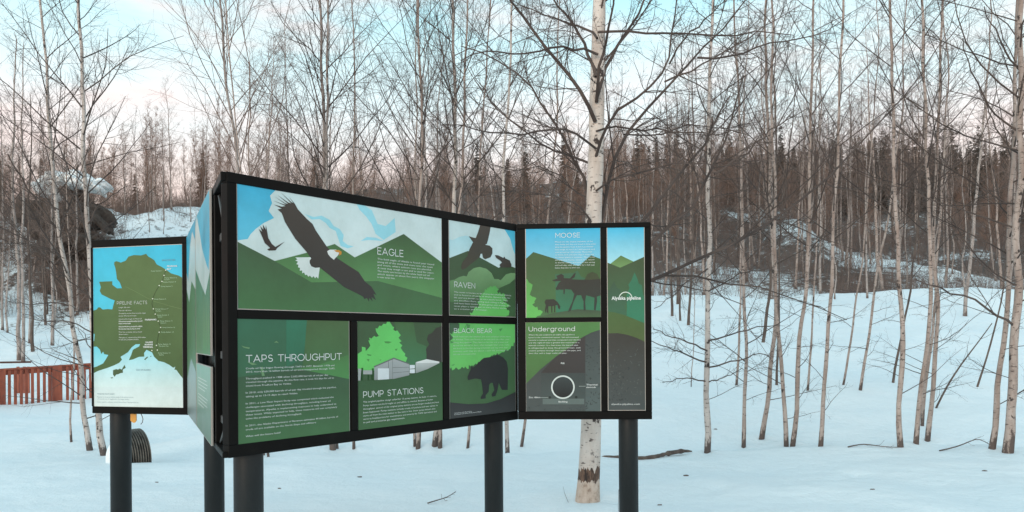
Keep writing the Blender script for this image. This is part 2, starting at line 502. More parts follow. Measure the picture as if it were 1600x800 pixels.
class Panel:
    """One printed board: a thin sheet plus the printed shapes lying on it."""
    def __init__(s, wing, name, tl, br, c0, c1, edge=.0055, n=0.0, rect=None):
        s.w = wing; s.n = n
        if rect: s.u0, s.u1, s.v0, s.v1 = rect
        else:
            (ua, va), (ub, vb) = wing.uv(*tl), wing.uv(*br)
            s.u0, s.u1, s.v0, s.v1 = ua, ub, vb, va
        s.lay = 0
        e = edge
        bm = BM(); wing.bar(bm, s.u0 - e, s.u1 + e, s.v0 - e, s.v1 + e, n - .012, n - .0006, .0015)
        s.root = bm.build(name, M['alu'], kiosk, KROOT)
        s.shape('background_print', [(s.u0, s.v0), (s.u1, s.v0), (s.u1, s.v1), (s.u0, s.v1)], c0, c1, uv=True)
    def T(s, pts, z=None):
        """picture points (or points of an enlargement z = x0, y0, scale) -> (u, v) on the board"""
        if z: pts = [(z[0] + x / z[2], z[1] + y / z[2]) for x, y in pts]
        return [s.w.uv(*p) for p in pts]
    def shape(s, name, pts, c_top, c_bot=None, z=None, uv=False, more=None):
        """printed shape(s); the ink runs from c_top at the shape's top to c_bot at its foot"""
        s.lay += 1
        bm = bmesh.new(); cl = bm.loops.layers.float_color.new('print')
        for one in ([pts] + (more or [])):
            poly = one if uv else s.T(one, z)
            if name == 'tree_print': poly = jagged(poly)
            poly = clip(poly, s.u0, s.u1, s.v0, s.v1)
            if len(poly) < 3: continue
            vs_ = [p[1] for p in poly]; lo, hi = min(vs_), max(vs_)
            ct, cb = col(c_top), col(c_bot or c_top)
            verts = [bm.verts.new(s.w.at(p[0], p[1], s.n + .0003 * s.lay) - KROOT) for p in poly]
            for tri in tessellate_polygon([[Vector((p[0], p[1], 0)) for p in poly]]):
                try: f = bm.faces.new([verts[i] for i in tri])
                except ValueError: continue
                for lp in f.loops:
                    k = ((lp.vert.co.z + KROOT.z) - lo) / max(hi - lo, 1e-6)
                    lp[cl] = (*[cb[i] + (ct[i] - cb[i]) * k for i in range(3)], 1)
        for f in bm.faces:
            f.normal_update()
            if f.normal.dot(s.w.n) < 0: f.normal_flip()
        me = bpy.data.meshes.new(name); bm.to_mesh(me); bm.free()
        return link(name, me, s.root, M['print'])
    def text(s, name, items, mat='letters', z=None, bold=0.0):
        """items: (string, left baseline point, right baseline point, cap height) in picture or enlargement pixels"""
        s.lay += 1
        Vs, Fs = [], []
        for txt, p0, p1, cap in items:
            k = z[2] if z else 1.0
            (ua, va), (ub, _) = s.T([p0, p1], z)
            (_, vt), = s.T([(p0[0], p0[1] - cap)], z)
            cv, cf, wd = stroke_text(txt, bold) if name == 'title_lettering' else text_mesh(txt, bold)
            sx = (ub - ua) / wd; sy = (vt - va) / (1.0 if name == 'title_lettering' else CAP)
            o = len(Vs)
            for x, y in cv:
                Vs.append(s.w.at(ua + x * sx, va + y * sy, s.n + .0003 * s.lay) - KROOT)
            Fs += [[i + o for i in f] for f in cf]
        me = bpy.data.meshes.new(name); me.from_pydata(Vs, [], Fs); me.update()
        return link(name, me, s.root, M[mat])

# thin geometric capitals for the headings, drawn as strokes of even width
def arc(cx, cy, rx, ry, a0, a1, n=14):
    return [(cx + rx * math.cos(R(a0 + (a1 - a0) * i / n)), cy + ry * math.sin(R(a0 + (a1 - a0) * i / n))) for i in range(n + 1)]
GL = {
 'A': (.92, [[(0, 0), (.46, 1), (.92, 0)], [(.17, .30), (.75, .30)]]),
 'B': (.68, [[(0, .52), (.40, .52)] + arc(.40, .76, .23, .24, -90, 90)[1:] + [(0, 1), (0, 0), (.43, 0)] + arc(.43, .26, .25, .26, -90, 90)[1:]]),
 'C': (.88, [arc(.5, .5, .5, .5, 48, 312, 24)]),
 'D': (.84, [[(0, 0), (0, 1), (.36, 1)] + arc(.36, .5, .48, .5, 90, -90, 18)[1:] + [(0, 0)]]),
 'E': (.62, [[(.62, 1), (0, 1), (0, 0), (.62, 0)], [(0, .52), (.55, .52)]]),
 'F': (.60, [[(.60, 1), (0, 1), (0, 0)], [(0, .50), (.53, .50)]]),
 'G': (.96, [arc(.5, .5, .5, .5, 46, 350, 24) + [(.99, .48), (.62, .48)]]),
 'H': (.76, [[(0, 0), (0, 1)], [(.76, 0), (.76, 1)], [(0, .52), (.76, .52)]]),
 'I': (.02, [[(0, 0), (0, 1)]]),
 'K': (.70, [[(0, 0), (0, 1)], [(.66, 1), (0, .36)], [(.24, .58), (.70, 0)]]),
 'L': (.56, [[(0, 1), (0, 0), (.56, 0)]]),
 'M': (.98, [[(0, 0), (0, 1), (.49, .34), (.98, 1), (.98, 0)]]),
 'N': (.80, [[(0, 0), (0, 1), (.80, 0), (.80, 1)]]),
 'O': (1.04, [arc(.52, .5, .52, .5, 90, 450, 30)]),
 'P': (.66, [[(0, 0), (0, 1), (.38, 1)] + arc(.38, .69, .28, .31, 90, -90)[1:] + [(0, .38)]]),
 'R': (.68, [[(0, 0), (0, 1), (.38, 1)] + arc(.38, .69, .28, .31, 90, -90)[1:] + [(0, .38)], [(.36, .38), (.68, 0)]]),
 'S': (.64, [arc(.33, .745, .28, .255, 35, 250, 14) + [(.42, .47)] + arc(.33, .25, .31, .25, 60, -145, 14)]),
 'T': (.80, [[(0, 1), (.80, 1)], [(.40, 1), (.40, 0)]]),
 'U': (.76, [[(0, 1), (0, .38)] + arc(.38, .38, .38, .38, 180, 360)[1:] + [(.76, 1)]]),
 'V': (.88, [[(0, 1), (.44, 0), (.88, 1)]]),
 'n': (.52, [[(0, 0), (0, .68)], arc(.26, .42, .26, .26, 180, 0) + [(.52, 0)]]),
 'd': (.64, [arc(.32, .34, .32, .34, 0, 360, 22), [(.64, 0), (.64, 1.04)]]),
 'e': (.64, [[(.02, .35), (.64, .35)] + arc(.32, .34, .32, .34, 4, 318, 22)]),
 'r': (.34, [[(0, 0), (0, .68)], arc(.26, .42, .26, .25, 180, 70, 8)]),
 'g': (.64, [arc(.32, .34, .32, .34, 0, 360, 22), [(.64, .68), (.64, .0)] + arc(.32, 0, .32, .26, 0, -140, 12)[1:]]),
 'o': (.68, [arc(.34, .34, .34, .34, 0, 360, 22)]),
 'u': (.52, [[(0, .68), (0, .27)] + arc(.26, .27, .26, .27, 180, 360)[1:], [(.52, .68), (.52, 0)]]),
 ' ': (.34, []),
}
def stroke_text(txt, wt=.105, gap=.26):
    V, Fc, x = [], [], wt / 2
    for ch in txt:
        w_, strokes = GL[ch]
        for st in strokes:
            pts = [np.array([x + a, wt / 2 + b_ * (1 - wt)]) for a, b_ in st]
            closed = np.linalg.norm(pts[0] - pts[-1]) < 1e-6
            o = len(V); m_ = len(pts)
            for i in range(m_):
                p0 = pts[i - 1] if i else (pts[-2] if closed else None); p1 = pts[i + 1] if i < m_ - 1 else (pts[1] if closed else None)
                t0 = norm(pts[i] - p0) if p0 is not None else None; t1 = norm(p1 - pts[i]) if p1 is not None else None
                if t0 is None: t0 = t1
                if t1 is None: t1 = t0
                tm = norm(t0 + t1); nrm = np.array([-tm[1], tm[0]]); k = wt / 2 / max(.45, float(tm @ t1))
                q = pts[i].copy()
                if i == 0 and not closed: q = q - t1 * wt * .5
                if i == m_ - 1 and not closed: q = q + t0 * wt * .5
                V += [tuple(q + nrm * k), tuple(q - nrm * k)]
            for i in range(m_ - 1): Fc.append([o + 2 * i, o + 2 * i + 1, o + 2 * i + 3, o + 2 * i + 2])
        x += w_ + gap
    x0 = min(v[0] for v in V); x1 = max(v[0] for v in V)
    return [(a - x0, b_) for a, b_ in V], Fc, x1 - x0

_tc = {}
def text_mesh(txt, bold):
    key = (txt, bold)
    if key not in _tc:
        cu = bpy.data.curves.new('lettering', 'FONT'); cu.body = txt; cu.size = 1.0; cu.resolution_u = 2; cu.offset = bold
        cu.space_character = 1.04
        ob = bpy.data.objects.new('lettering', cu); C.objects.link(ob)
        bpy.context.view_layer.update()
        me = bpy.data.meshes.new_from_object(ob.evaluated_get(bpy.context.evaluated_depsgraph_get()))
        vv = [(v.co.x, v.co.y) for v in me.vertices]; ff = [list(p.vertices) for p in me.polygons]
        bpy.data.objects.remove(ob); bpy.data.curves.remove(cu); bpy.data.meshes.remove(me)
        x0 = min(v[0] for v in vv); x1 = max(v[0] for v in vv)
        _tc[key] = ([(x - x0, y) for x, y in vv], ff, x1 - x0)
    return _tc[key]
_h = text_mesh('H', 0.0); CAP = max(v[1] for v in _h[0])

# ---- frames
def frame(w, name, bars, n0=-.05, n1=.006):
    for u0, u1, v0, v1 in bars:
        bm = BM(); w.bar(bm, u0, u1, v0, v1, n0, n1); bm.build(name, M['steel'], kiosk, KROOT)
def U(w, px, py=500): return w.uv(px, py)[0]
def Vv(w, px, py): return w.uv(px, py)[1]

# C: the big wing
c_l, c_m, c_h = U(WC, 370.5), (U(WC, 691.5), U(WC, 701)), (Vv(WC, 530, 501.2), Vv(WC, 530, 489.5))
c_r = U(WC, 806); cb0 = (U(WC, 547.5), U(WC, 557.5))
tb, bb = .052, .062
frame(WC, 'frame_bar', [(0.03, WC.L, Z1 - tb, Z1), (0.03, WC.L, Z0, Z0 + bb)])
frame(WC, 'frame_bar', [(0.03, c_l, Z0 + bb, Z1 - tb), (c_r, WC.L + .0, Z0 + bb, Z1 - tb)])
frame(WC, 'frame_bar', [(c_m[0], c_m[1], Z0 + bb, Z1 - tb)])
frame(WC, 'frame_bar', [(c_l, c_m[0], c_h[0], c_h[1]), (c_m[1], c_r, c_h[0], c_h[1]), (cb0[0], cb0[1], Z0 + bb, c_h[0])])
bm = BM(); WC.bar(bm, .04, WC.L - .01, Z0 + .01, Z1 - .01, -.046, -.016); bm.build('back_plate', M['steel'], kiosk, KROOT)
# D
d_l, d_m, d_r = U(WD, 821), (U(WD, 939), U(WD, 948.5)), U(WD, 1009)
frame(WD, 'frame_bar', [(0.004, WD.L, Z1 - .036, Z1), (0.004, WD.L, Z0, Z0 + .058)])
frame(WD, 'frame_bar', [(0.004, d_l, Z0 + .058, Z1 - .036), (d_r, WD.L, Z0 + .058, Z1 - .036), (d_m[0], d_m[1], Z0 + .058, Z1 - .036)])
frame(WD, 'frame_bar', [(d_l, d_m[0], Vv(WD, 880, 503.3), Vv(WD, 880, 496))])
bm = BM(); WD.bar(bm, .01, WD.L - .01, Z0 + .01, Z1 - .01, -.046, -.016); bm.build('back_plate', M['steel'], kiosk, KROOT)
# A
frame(WA, 'frame_bar', [(0, WA.L - .0, Z1 - .052, Z1 + .004), (0, WA.L, Z0, Z0 + .056)])
frame(WA, 'frame_bar', [(0, .012, Z0 + .056, Z1 - .052), (U(WA, 286.5), WA.L, Z0 + .056, Z1 - .052)], -.05, .012)
bm = BM(); WA.bar(bm, .006, WA.L - .01, Z0 + .01, Z1 - .01, -.046, -.016); bm.build('back_plate', M['steel'], kiosk, KROOT)
# B: seen at a glancing angle, its near end an open black channel with brackets
b_end = WB.L
b_n0, b_n1, b_mid = U(WB, 333.4), b_end - .02, U(WB, 310)
frame(WB, 'frame_bar', [(0.02, b_end - .02, Z1 - .045, Z1), (0.02, b_end - .02, Z0, Z0 + .03)], -.055, .0)
frame(WB, 'frame_bar', [(b_n0 + .0, b_n0 + .05, Z0 + .03, Z1 - .045)], -.055, -.004)
bm = BM(); WB.bar(bm, .03, b_end - .08, Z0 + .005, Z1 - .005, -.085, -.058); bm.build('back_plate', M['steel'], kiosk, KROOT)
for zc in (Z0 + .16, Z0 + .50, Z1 - .28):
    bm = BM(); WB.bar(bm, b_n0 + .06, b_end - .05, zc - .02, zc + .02, -.057, -.028); bm.build('bracket', M['bracket'], kiosk, KROOT)
for z_a, z_b in ((Z1 - .06, Z1 - .26), (Z0 + .04, Z0 + .15)):
    BM().tube([WB.at(b_n0 + .10, z_a, -.03), WB.at(b_end - .12, z_b, -.03)], .012, 8).build('brace', M['bracket'], kiosk, KROOT)

# ---- posts (each runs up the back of the boards)
def post(px, py, d, dia, top):
    p = ray(px, py) * d; x, y = p.x, p.y
    g = gz(x, y)
    o = BM().tube([(x, y, g - .25), (x, y, top)], dia / 2, 28).build('post', M['post'], kiosk, KROOT)
    return o
post(388.5, 760, 4.12, .148, Z1 - .2)
post(335, 760, 5.9, .141, Z1 - .2)
post(771.5, 730, 5.93, .139, Z1 - .2)
post(982, 730, 5.86, .141, Z1 - .2)
post(189, 730, 6.66, .163, Z1 - .2)

# ---- panel pictures
G1, G2 = (72, 100, 73), (80, 120, 82)
# eagle
E = (340, 250, 3.2); E7 = (440, 360, 6.153); E6 = (370, 290, 6.154)
p = Panel(WC, 'eagle_panel', (370.5, 281), (690.5, 492), (66, 182, 224), (135, 218, 240))
p.shape('cloud_print', [(310, 130), (262, 178), (272, 215), (255, 255), (282, 290), (230, 315), (190, 345), (165, 370), (150, 395), (97, 402), (97, 520), (700, 700), (1150, 700), (1150, 260)], (206, 226, 232), (220, 232, 234), z=E)
p.shape('cloud_print', [(435, 270), (480, 285), (520, 278), (560, 300), (580, 330), (610, 345), (630, 375), (625, 405), (650, 425), (680, 432), (650, 442), (615, 430), (600, 385), (590, 355), (560, 340), (540, 315), (510, 295), (470, 298)], (158, 220, 238), z=E,
        more=[[(690, 210), (730, 225), (770, 250), (800, 320), (840, 330), (885, 290), (890, 360), (860, 380), (830, 400), (790, 370), (770, 320), (740, 280), (710, 250)], [(715, 405), (745, 385), (790, 388), (830, 405), (790, 402), (755, 400)]])
p.shape('hill_print', [(285, 505), (440, 465), (585, 420), (685, 487), (930, 370), (1130, 520), (1130, 700), (800, 605), (470, 612)], (68, 96, 68), (100, 152, 98), z=E)
p.shape('hill_print', [(90, 404), (285, 505), (470, 612), (800, 605), (1130, 692), (1130, 790), (90, 790)], (74, 100, 76), (76, 118, 80), z=E)
eg = [(450.5, 307), (458, 317), (465, 327), (479, 342), (488, 350), (493, 360), (510, 385), (526, 403), (544, 415), (560, 425), (570, 440), (580, 448), (588, 461), (583, 459), (587, 469), (580, 464), (582, 471), (576.5, 465.5), (576, 471.5), (573, 465.5), (569, 467.5), (567, 463.5), (563.5, 461.5), (537.5, 448.6), (502, 420), (499, 418), (492, 418.5), (486, 416), (483.5, 411), (483.5, 407), (486, 404), (479, 394), (461, 373), (445, 347), (440, 333), (433.4, 327.4), (440, 326), (436, 324), (427.7, 319.6), (440, 323), (446, 322), (426.9, 313.6), (442, 319), (447, 320), (428.5, 307), (446, 318), (450, 318.5), (432.6, 304.3), (450, 316.5), (455, 318), (438.3, 300.6), (455, 316), (460, 318)]
p.shape('tail_print', [(130, 260), (285, 258), (270, 300), (300, 345), (365, 358), (350, 465), (335, 445), (320, 460), (305, 440), (290, 455), (270, 435), (255, 445), (240, 425), (225, 430), (215, 405), (195, 412), (195, 385), (172, 388), (175, 360), (155, 355), (160, 330), (140, 325), (155, 300), (130, 290), (150, 278)], (222, 232, 234), z=E7)
p.shape('eagle_print', eg, (76, 70, 66), (62, 64, 64))
p.shape('small_eagle_print', [(205, 345), (222, 360), (212, 330), (228, 350), (225, 322), (240, 350), (240, 325), (247, 360), (252, 390), (270, 420), (288, 435), (335, 408), (297, 440), (288, 452), (255, 453), (247, 447), (262, 440), (235, 415), (218, 375)], (66, 60, 58), z=E)
p.shape('head_print', [(435, 200), (460, 185), (520, 185), (555, 205), (540, 240), (510, 270), (500, 283), (470, 260), (445, 230)], (226, 230, 232), z=E7)
p.shape('beak_print', [(500, 192), (545, 188), (574, 205), (572, 230), (545, 243), (552, 215), (520, 207)], (206, 142, 64), z=E7)
p.text('title_lettering', [('EAGLE', (797, 472), (927, 482), 36)], z=E, bold=.10)
body = ['The bald eagle of Alaska is found year round', 'along all of the state and soars over the coast', 'and rivers, where salmon runs are plentiful.', 'A nest may weigh a ton and is used for years.', 'The adults are known by the white head and tail', 'which appear at about five years; the wingspan', 'is over seven feet.']
wd = [283, 277, 270, 283, 262, 283, 88]
p.text('body_lettering', [(s_, (797, 498 + 15.2 * i), (797 + wd[i], 498 + 15.2 * i + wd[i] * .075), 8.5) for i, s_ in enumerate(body)], z=E)
# raven
Z = (700, 340, 5)
p = Panel(WC, 'raven_panel', (701.5, 341), (805.3, 495), (202, 226, 233), (214, 230, 234))
p.shape('sky_print', [(400, 40), (540, 40), (540, 330), (508, 250), (485, 165), (450, 105)], (78, 186, 224), (120, 210, 236), z=Z)
p.shape('cloud_print', [(0, 170), (40, 175), (90, 150), (140, 140), (200, 160), (230, 200), (160, 270), (0, 330)], (178, 222, 236), (200, 228, 236), z=Z)
p.shape('hill_print', [(0, 320), (155, 260), (260, 318), (395, 392), (450, 365), (530, 395), (530, 800), (0, 800)], (72, 92, 70), (72, 102, 74), z=Z)
p.shape('bush_print', [(0, 495), (50, 485), (85, 465), (120, 455), (145, 460), (160, 425), (200, 395), (245, 385), (300, 400), (340, 435), (360, 480), (390, 480), (410, 490), (450, 445), (490, 432), (530, 435), (520, 480), (480, 515), (400, 550), (300, 600), (100, 660), (0, 660)], (128, 166, 122), (82, 122, 82), z=Z)
p.shape('tree_print', [(330, 540), (370, 540), (400, 560), (385, 580), (440, 600), (460, 640), (430, 650), (480, 690), (450, 700), (480, 740), (450, 785), (180, 785), (170, 745), (200, 735), (190, 715), (240, 690), (230, 660), (250, 640), (240, 610), (280, 590), (285, 560)], (104, 178, 104), (112, 198, 108), z=Z)
p.shape('raven_print', [(265, 20), (338, 30), (325, 110), (312, 170), (302, 205), (288, 212), (325, 220), (345, 240), (345, 280), (330, 310), (290, 325), (280, 320), (272, 312), (265, 280), (252, 285), (245, 310), (215, 335), (180, 360), (140, 395), (110, 410), (100, 390), (110, 350), (150, 300), (165, 250), (190, 200), (195, 195), (175, 165), (160, 145), (190, 155), (215, 160), (235, 110), (250, 60)], (76, 70, 66), (78, 76, 66), z=Z)
p.shape('small_raven_print', [(365, 293), (390, 295), (430, 315), (440, 305), (445, 318), (480, 335), (495, 370), (490, 390), (410, 390), (400, 370), (420, 350), (405, 335), (375, 315)], (78, 72, 68), z=Z)
p.text('title_lettering', [('RAVEN', (47, 543), (210, 556), 44)], z=Z, bold=.10)
body = ['The raven is known to be among the smartest of birds', 'and is found in all parts of Alaska. Ravens mate for', 'life and are known to be very playful birds. They', 'are excellent fliers, diving and rolling in flight', 'and have been known to play games with wolves. The', 'raven plays a central part in many Native stories', 'as a creator and trickster.']
wd = [445, 440, 420, 400, 440, 410, 260]
p.text('body_lettering', [(s_, (45, 585 + 22 * i), (45 + wd[i], 585 + 22 * i + wd[i] * .02), 10) for i, s_ in enumerate(body)], z=Z)
# taps throughput
Z = (340, 480, 3.077); Z6 = (370, 540, 5)
p = Panel(WC, 'throughput_panel', (370.5, 497.3), (546, 677.6), (64, 112, 90), (70, 106, 76))
p.shape('forest_print', [(330, 50), (430, 50), (415, 240), (330, 290)], (62, 126, 102), (60, 116, 92), z=Z)
p.shape('forest_print', [(430, 50), (640, 50), (640, 350), (400, 310), (415, 240)], (82, 110, 76), (74, 116, 78), z=Z)
p.shape('meadow_print', [(360, 300), (470, 282), (640, 225), (640, 350), (520, 326)], (82, 128, 82), (84, 144, 88), z=Z)
p.shape('hill_print', [(85, 340), (250, 315), (400, 300), (520, 322), (640, 347), (640, 700), (85, 700)], (66, 94, 74), (76, 116, 80), z=Z)
p.shape('sprig_marking', [(112, 184), (130, 190), (155, 194), (150, 201), (125, 195)], (112, 150, 112), z=Z, more=[[(270, 170), (282, 162), (294, 172), (282, 170)], [(205, 290), (214, 285), (226, 330), (212, 330)], [(140, 262), (170, 268), (190, 275), (165, 278)]])
p.text('title_lettering', [('TAPS THROUGHPUT', (135, 266), (596, 254), 36)], z=Z, bold=.10)
tl = [('Crude oil first began flowing through TAPS in 1977. Between 1978 and', 185, 760), ('2010, more than 16 billion barrels of oil were transported through TAPS.', 212, 765),
      ('Throughput peaked in 1988 when 2,032,000 barrels of oil per day', 265, 712), ('traveled through the pipeline. At this flow rate, it took 4.5 days for oil to', 293, 757), ('travel from Prudhoe Bay to Valdez.', 322, 425),
      ('In 2010, only 620,000 barrels of oil per day traveled through the pipeline,', 375, 775), ('taking up to 13-15 days to reach Valdez.', 405, 475),
      ('In 2011, a Low Flow Impact Study was completed which evaluated the', 460, 755), ('challenges associated with declining throughput, including lower oil', 490, 730), ('temperatures. Alyeska is implementing measures to help understand to', 520, 775), ('these issues. While expected to help, these measures will not completely', 548, 782), ('solve the problems of declining throughput.', 578, 505),
      ('In 2011, the Alaska Department of Revenue estimates 40 billion barrels of', 633, 790), ('crude oil are available on the North Slope and offshore.', 663, 620), ('What will the future hold?', 716, 340)]
p.text('body_lettering', [(s_, (68, y), (x, y - (x - 68) * (.02 + (y - 185) / 531 * .085)), 13) for s_, y, x in tl], z=Z6)
# pump stations
Z = (555, 490, 6.664); Z7 = (560, 590, 8.886); Z4 = (540, 480, 3.636)
p = Panel(WC, 'pump_station_panel', (558.3, 499.5), (691, 660), (70, 98, 72), (70, 104, 74))
p.shape('forest_print', [(400, 60), (600, 60), (640, 300), (740, 340), (740, 560), (520, 560)], (76, 112, 74), (74, 124, 92), z=Z)
p.shape('dark_tree_print', [(900, 130), (840, 150), (800, 200), (760, 220), (745, 270), (770, 320), (735, 370), (745, 440), (735, 500), (870, 510), (920, 490), (920, 130)], (66, 70, 64), (64, 68, 66), z=Z)
p.shape('tree_print', [(330, 85), (365, 95), (400, 150), (395, 175), (440, 180), (475, 230), (455, 260), (490, 290), (460, 310), (495, 335), (475, 365), (490, 400), (530, 420), (515, 445), (540, 465), (525, 520), (400, 600), (200, 600), (190, 595), (10, 595), (10, 420), (60, 400), (75, 355), (100, 365), (110, 400), (135, 370), (150, 345), (140, 290), (160, 285), (150, 255), (200, 235), (265, 240), (215, 195), (205, 160), (250, 130), (290, 110)], (106, 204, 112), (112, 206, 112), z=Z)
p.shape('branch_marking', [(300, 290), (340, 288), (380, 296), (345, 312), (310, 306)], (82, 150, 84), z=Z, more=[[(120, 420), (170, 430), (160, 440), (130, 436)], [(118, 475), (148, 475), (136, 500)], [(410, 370), (440, 365), (425, 390)], [(250, 480), (270, 478), (262, 492)]])
p.shape('building_print', [(196, 548), (400, 466), (562, 522), (562, 650), (380, 690), (196, 700)], (172, 178, 182), (150, 156, 160), z=Z)
p.shape('roof_print', [(190, 548), (400, 458), (566, 520), (562, 530), (400, 472), (196, 560)], (110, 118, 116), z=Z, more=[[(342, 495), (347, 493), (347, 690), (342, 690)], [(385, 478), (388, 478), (388, 690), (385, 690)], [(388, 560), (562, 556), (562, 560), (388, 564)], [(388, 615), (562, 600), (562, 604), (388, 619)]])
p.shape('door_print', [(232, 570), (348, 570), (348, 695), (232, 698)], (218, 226, 234), z=Z, more=[[(565, 535), (618, 535), (618, 570), (565, 575)], [(565, 580), (618, 578), (618, 620), (565, 620)]])
p.shape('tank_print', [(625, 508), (878, 512), (850, 560), (700, 610), (625, 620)], (192, 198, 200), (150, 158, 158), z=Z)
p.shape('tank_roof_print', [(630, 505), (740, 474), (872, 500), (872, 514), (640, 514)], (226, 230, 232), z=Z)
p.shape('pipe_print', [(20, 570), (60, 578), (50, 700), (20, 700)], (170, 176, 178), z=Z, more=[[(78, 590), (172, 590), (172, 632), (78, 632)]])
p.shape('post_print', [(62, 565), (78, 565), (78, 705), (62, 705)], (44, 84, 48), z=Z, more=[[(172, 570), (188, 570), (188, 705), (172, 705)], [(132, 632), (142, 632), (142, 705), (132, 705)]])
p.shape('hill_print', [(10, 698), (200, 692), (400, 680), (600, 632), (750, 577), (920, 492), (920, 1500), (10, 1500)], (60, 92, 66), (74, 110, 76), z=Z)
p.text('title_lettering', [('PUMP STATIONS', (97, 515), (439, 485), 36)], z=Z4, bold=.10)
tl = [('The original pipeline design called for 12 pump stations. As built 11 stations.', 350, 1080), ('Pump stations can be brought on and offline as needed. Because of lower', 400, 1030), ('throughput, several of the original pump stations are no longer needed and have', 448, 1110), ('been bypassed. Pump stations include crude oil pumps and use valves to', 496, 1095), ('move oil from the next station to the next in line. Some pump stations also', 542, 1060), ('serve as headquarters for maintenance and security for TAPS operations and', 588, 1080), ('to pull and pressurize gas requirements.', 634, 638)]
p.text('body_lettering', [(s_, (60, y), (x, y - (x - 60) * .082), 22) for s_, y, x in tl], z=Z7)
# black bear
Z = Z4; Z8 = (700, 500, 8)
p = Panel(WC, 'black_bear_panel', (702.3, 501.3), (805.3, 642.8), (70, 100, 78), (76, 110, 76))
p.shape('tree_print', [(630, 70), (940, 70), (975, 105), (968, 190), (930, 240), (905, 245), (880, 265), (860, 262), (790, 295), (720, 335), (700, 330), (690, 355), (680, 340), (670, 350), (660, 340), (650, 355), (630, 345), (620, 355), (600, 345), (585, 362), (585, 200), (610, 175), (592, 150), (640, 130), (645, 100)], (110, 194, 112), (114, 200, 110), z=Z)
p.shape('branch_marking', [(640, 180), (690, 90), (690, 100)], (86, 150, 92), z=Z, more=[[(688, 96), (708, 100), (700, 130), (706, 142), (690, 138)], [(870, 125), (892, 118), (880, 138)], [(594, 190), (620, 200), (596, 206)], [(694, 202), (722, 203), (710, 208)], [(598, 330), (622, 322), (612, 332)]])
p.shape('ground_print', [(585, 540), (700, 551), (800, 546), (880, 522), (970, 478), (970, 640), (585, 660)], (58, 60, 62), (66, 70, 72), z=Z)
p.shape('bear_print', [(712, 328), (722, 343), (735, 335), (770, 300), (785, 288), (830, 282), (865, 270), (895, 285), (915, 310), (922, 350), (920, 470), (888, 470), (880, 455), (870, 430), (860, 480), (850, 505), (832, 508), (828, 495), (845, 470), (835, 430), (825, 430), (815, 440), (812, 480), (795, 500), (795, 518), (768, 522), (766, 512), (780, 490), (775, 440), (768, 410), (735, 405), (695, 415), (692, 395), (700, 375), (712, 350)], (54, 58, 60), z=Z)
p.text('title_lettering', [('BLACK BEAR', (615, 146), (830, 143), 27)], z=Z, bold=.10)
body = ['Black bears are the smallest and most common of the bears', 'in Alaska. They are found in forests and are often seen', 'along the pipeline. They feed on berries and grasses and', 'spend the winter in dens, often beneath fallen trees. Cubs', 'are born in the den during midwinter and stay with their', 'mothers until they are about a year old, and leave on', 'their own in the second summer.']
wd = [325, 318, 312, 318, 310, 312, 130]
p.text('body_lettering', [(s_, (610, 171 + 16.8 * i), (610 + wd[i], 169 + 16.8 * i), 8.5) for i, s_ in enumerate(body)], 'letters_green', z=Z)
p.text('small_lettering', [('Graphics and illustration', (617, 605), (716, 597), 6), ('by students and artists of the state of Alaska', (617, 613), (770, 597), 6)], z=Z)
# moose
Z = (815, 345, 5.16)
p = Panel(WD, 'moose_panel', (821.5, 356.7), (938.6, 495.6), (58, 176, 220), (190, 228, 238))
p.shape('hill_print', [(25, 315), (95, 252), (460, 365), (560, 278), (645, 310), (645, 790), (25, 790)], (68, 94, 62), (76, 118, 78), z=Z)
p.shape('forest_print', [(270, 430), (420, 420), (450, 400), (480, 450), (645, 520), (645, 760), (280, 760)], (66, 108, 84), (56, 122, 96), z=Z)
p.shape('tree_print', [(20, 465), (50, 475), (60, 500), (88, 520), (70, 570), (60, 600), (118, 630), (90, 680), (150, 720), (165, 740), (100, 800), (20, 800)], (96, 168, 92), (104, 188, 100), z=Z)
p.shape('ground_print', [(90, 790), (250, 745), (450, 713), (645, 725), (645, 790)], (66, 84, 70), (76, 104, 76), z=Z)
p.shape('bush_print', [(505, 480), (530, 430), (570, 410), (610, 430), (635, 480)], (68, 80, 60), z=Z)
p.shape('moose_print', [(245, 480), (290, 465), (280, 445), (320, 428), (340, 440), (340, 462), (390, 465), (420, 430), (437, 416), (427, 455), (400, 472), (470, 475), (560, 475), (640, 468), (640, 600), (606, 612), (608, 650), (597, 720), (583, 720), (588, 620), (520, 600), (512, 650), (517, 722), (500, 722), (500, 650), (480, 600), (445, 600), (420, 650), (397, 725), (375, 735), (380, 715), (410, 650), (425, 590), (400, 555), (350, 550), (346, 592), (337, 588), (338, 555), (300, 555), (280, 560), (275, 545), (300, 500), (320, 485), (260, 488)], (58, 58, 56), (54, 66, 62), z=Z)
p.shape('calf_print', [(185, 655), (195, 635), (260, 632), (290, 655), (312, 690), (308, 714), (295, 705), (290, 680), (272, 680), (270, 738), (262, 738), (262, 685), (247, 690), (248, 740), (240, 740), (238, 688), (215, 690), (215, 752), (205, 735), (205, 700), (195, 748), (188, 720), (195, 680)], (54, 58, 54), z=Z)
p.text('title_lettering', [('MOOSE', (272, 137), (471, 137), 38)], z=Z, bold=.10)
body = ['Moose are the largest members of the', 'deer family and they are found in most areas', 'along the pipeline route. A bull in good health', 'may weigh as much as 1,600 pounds and', 'cows as much as 1,300 pounds. Moose feed', 'on willow, birch and aspen twigs in winter and', 'on water plants in summer. They cross', 'the pipeline freely, where it is raised', 'or buried. Calves are born in late spring', 'and will stay with the cow for a full year', 'before they leave on their own.']
wd = [303, 328, 308, 318, 295, 310, 318, 315, 320, 322, 203]
p.text('body_lettering', [(s_, (270, 175 + 21 * i), (270 + wd[i], 175 + 21 * i), 10) for i, s_ in enumerate(body)], z=Z)
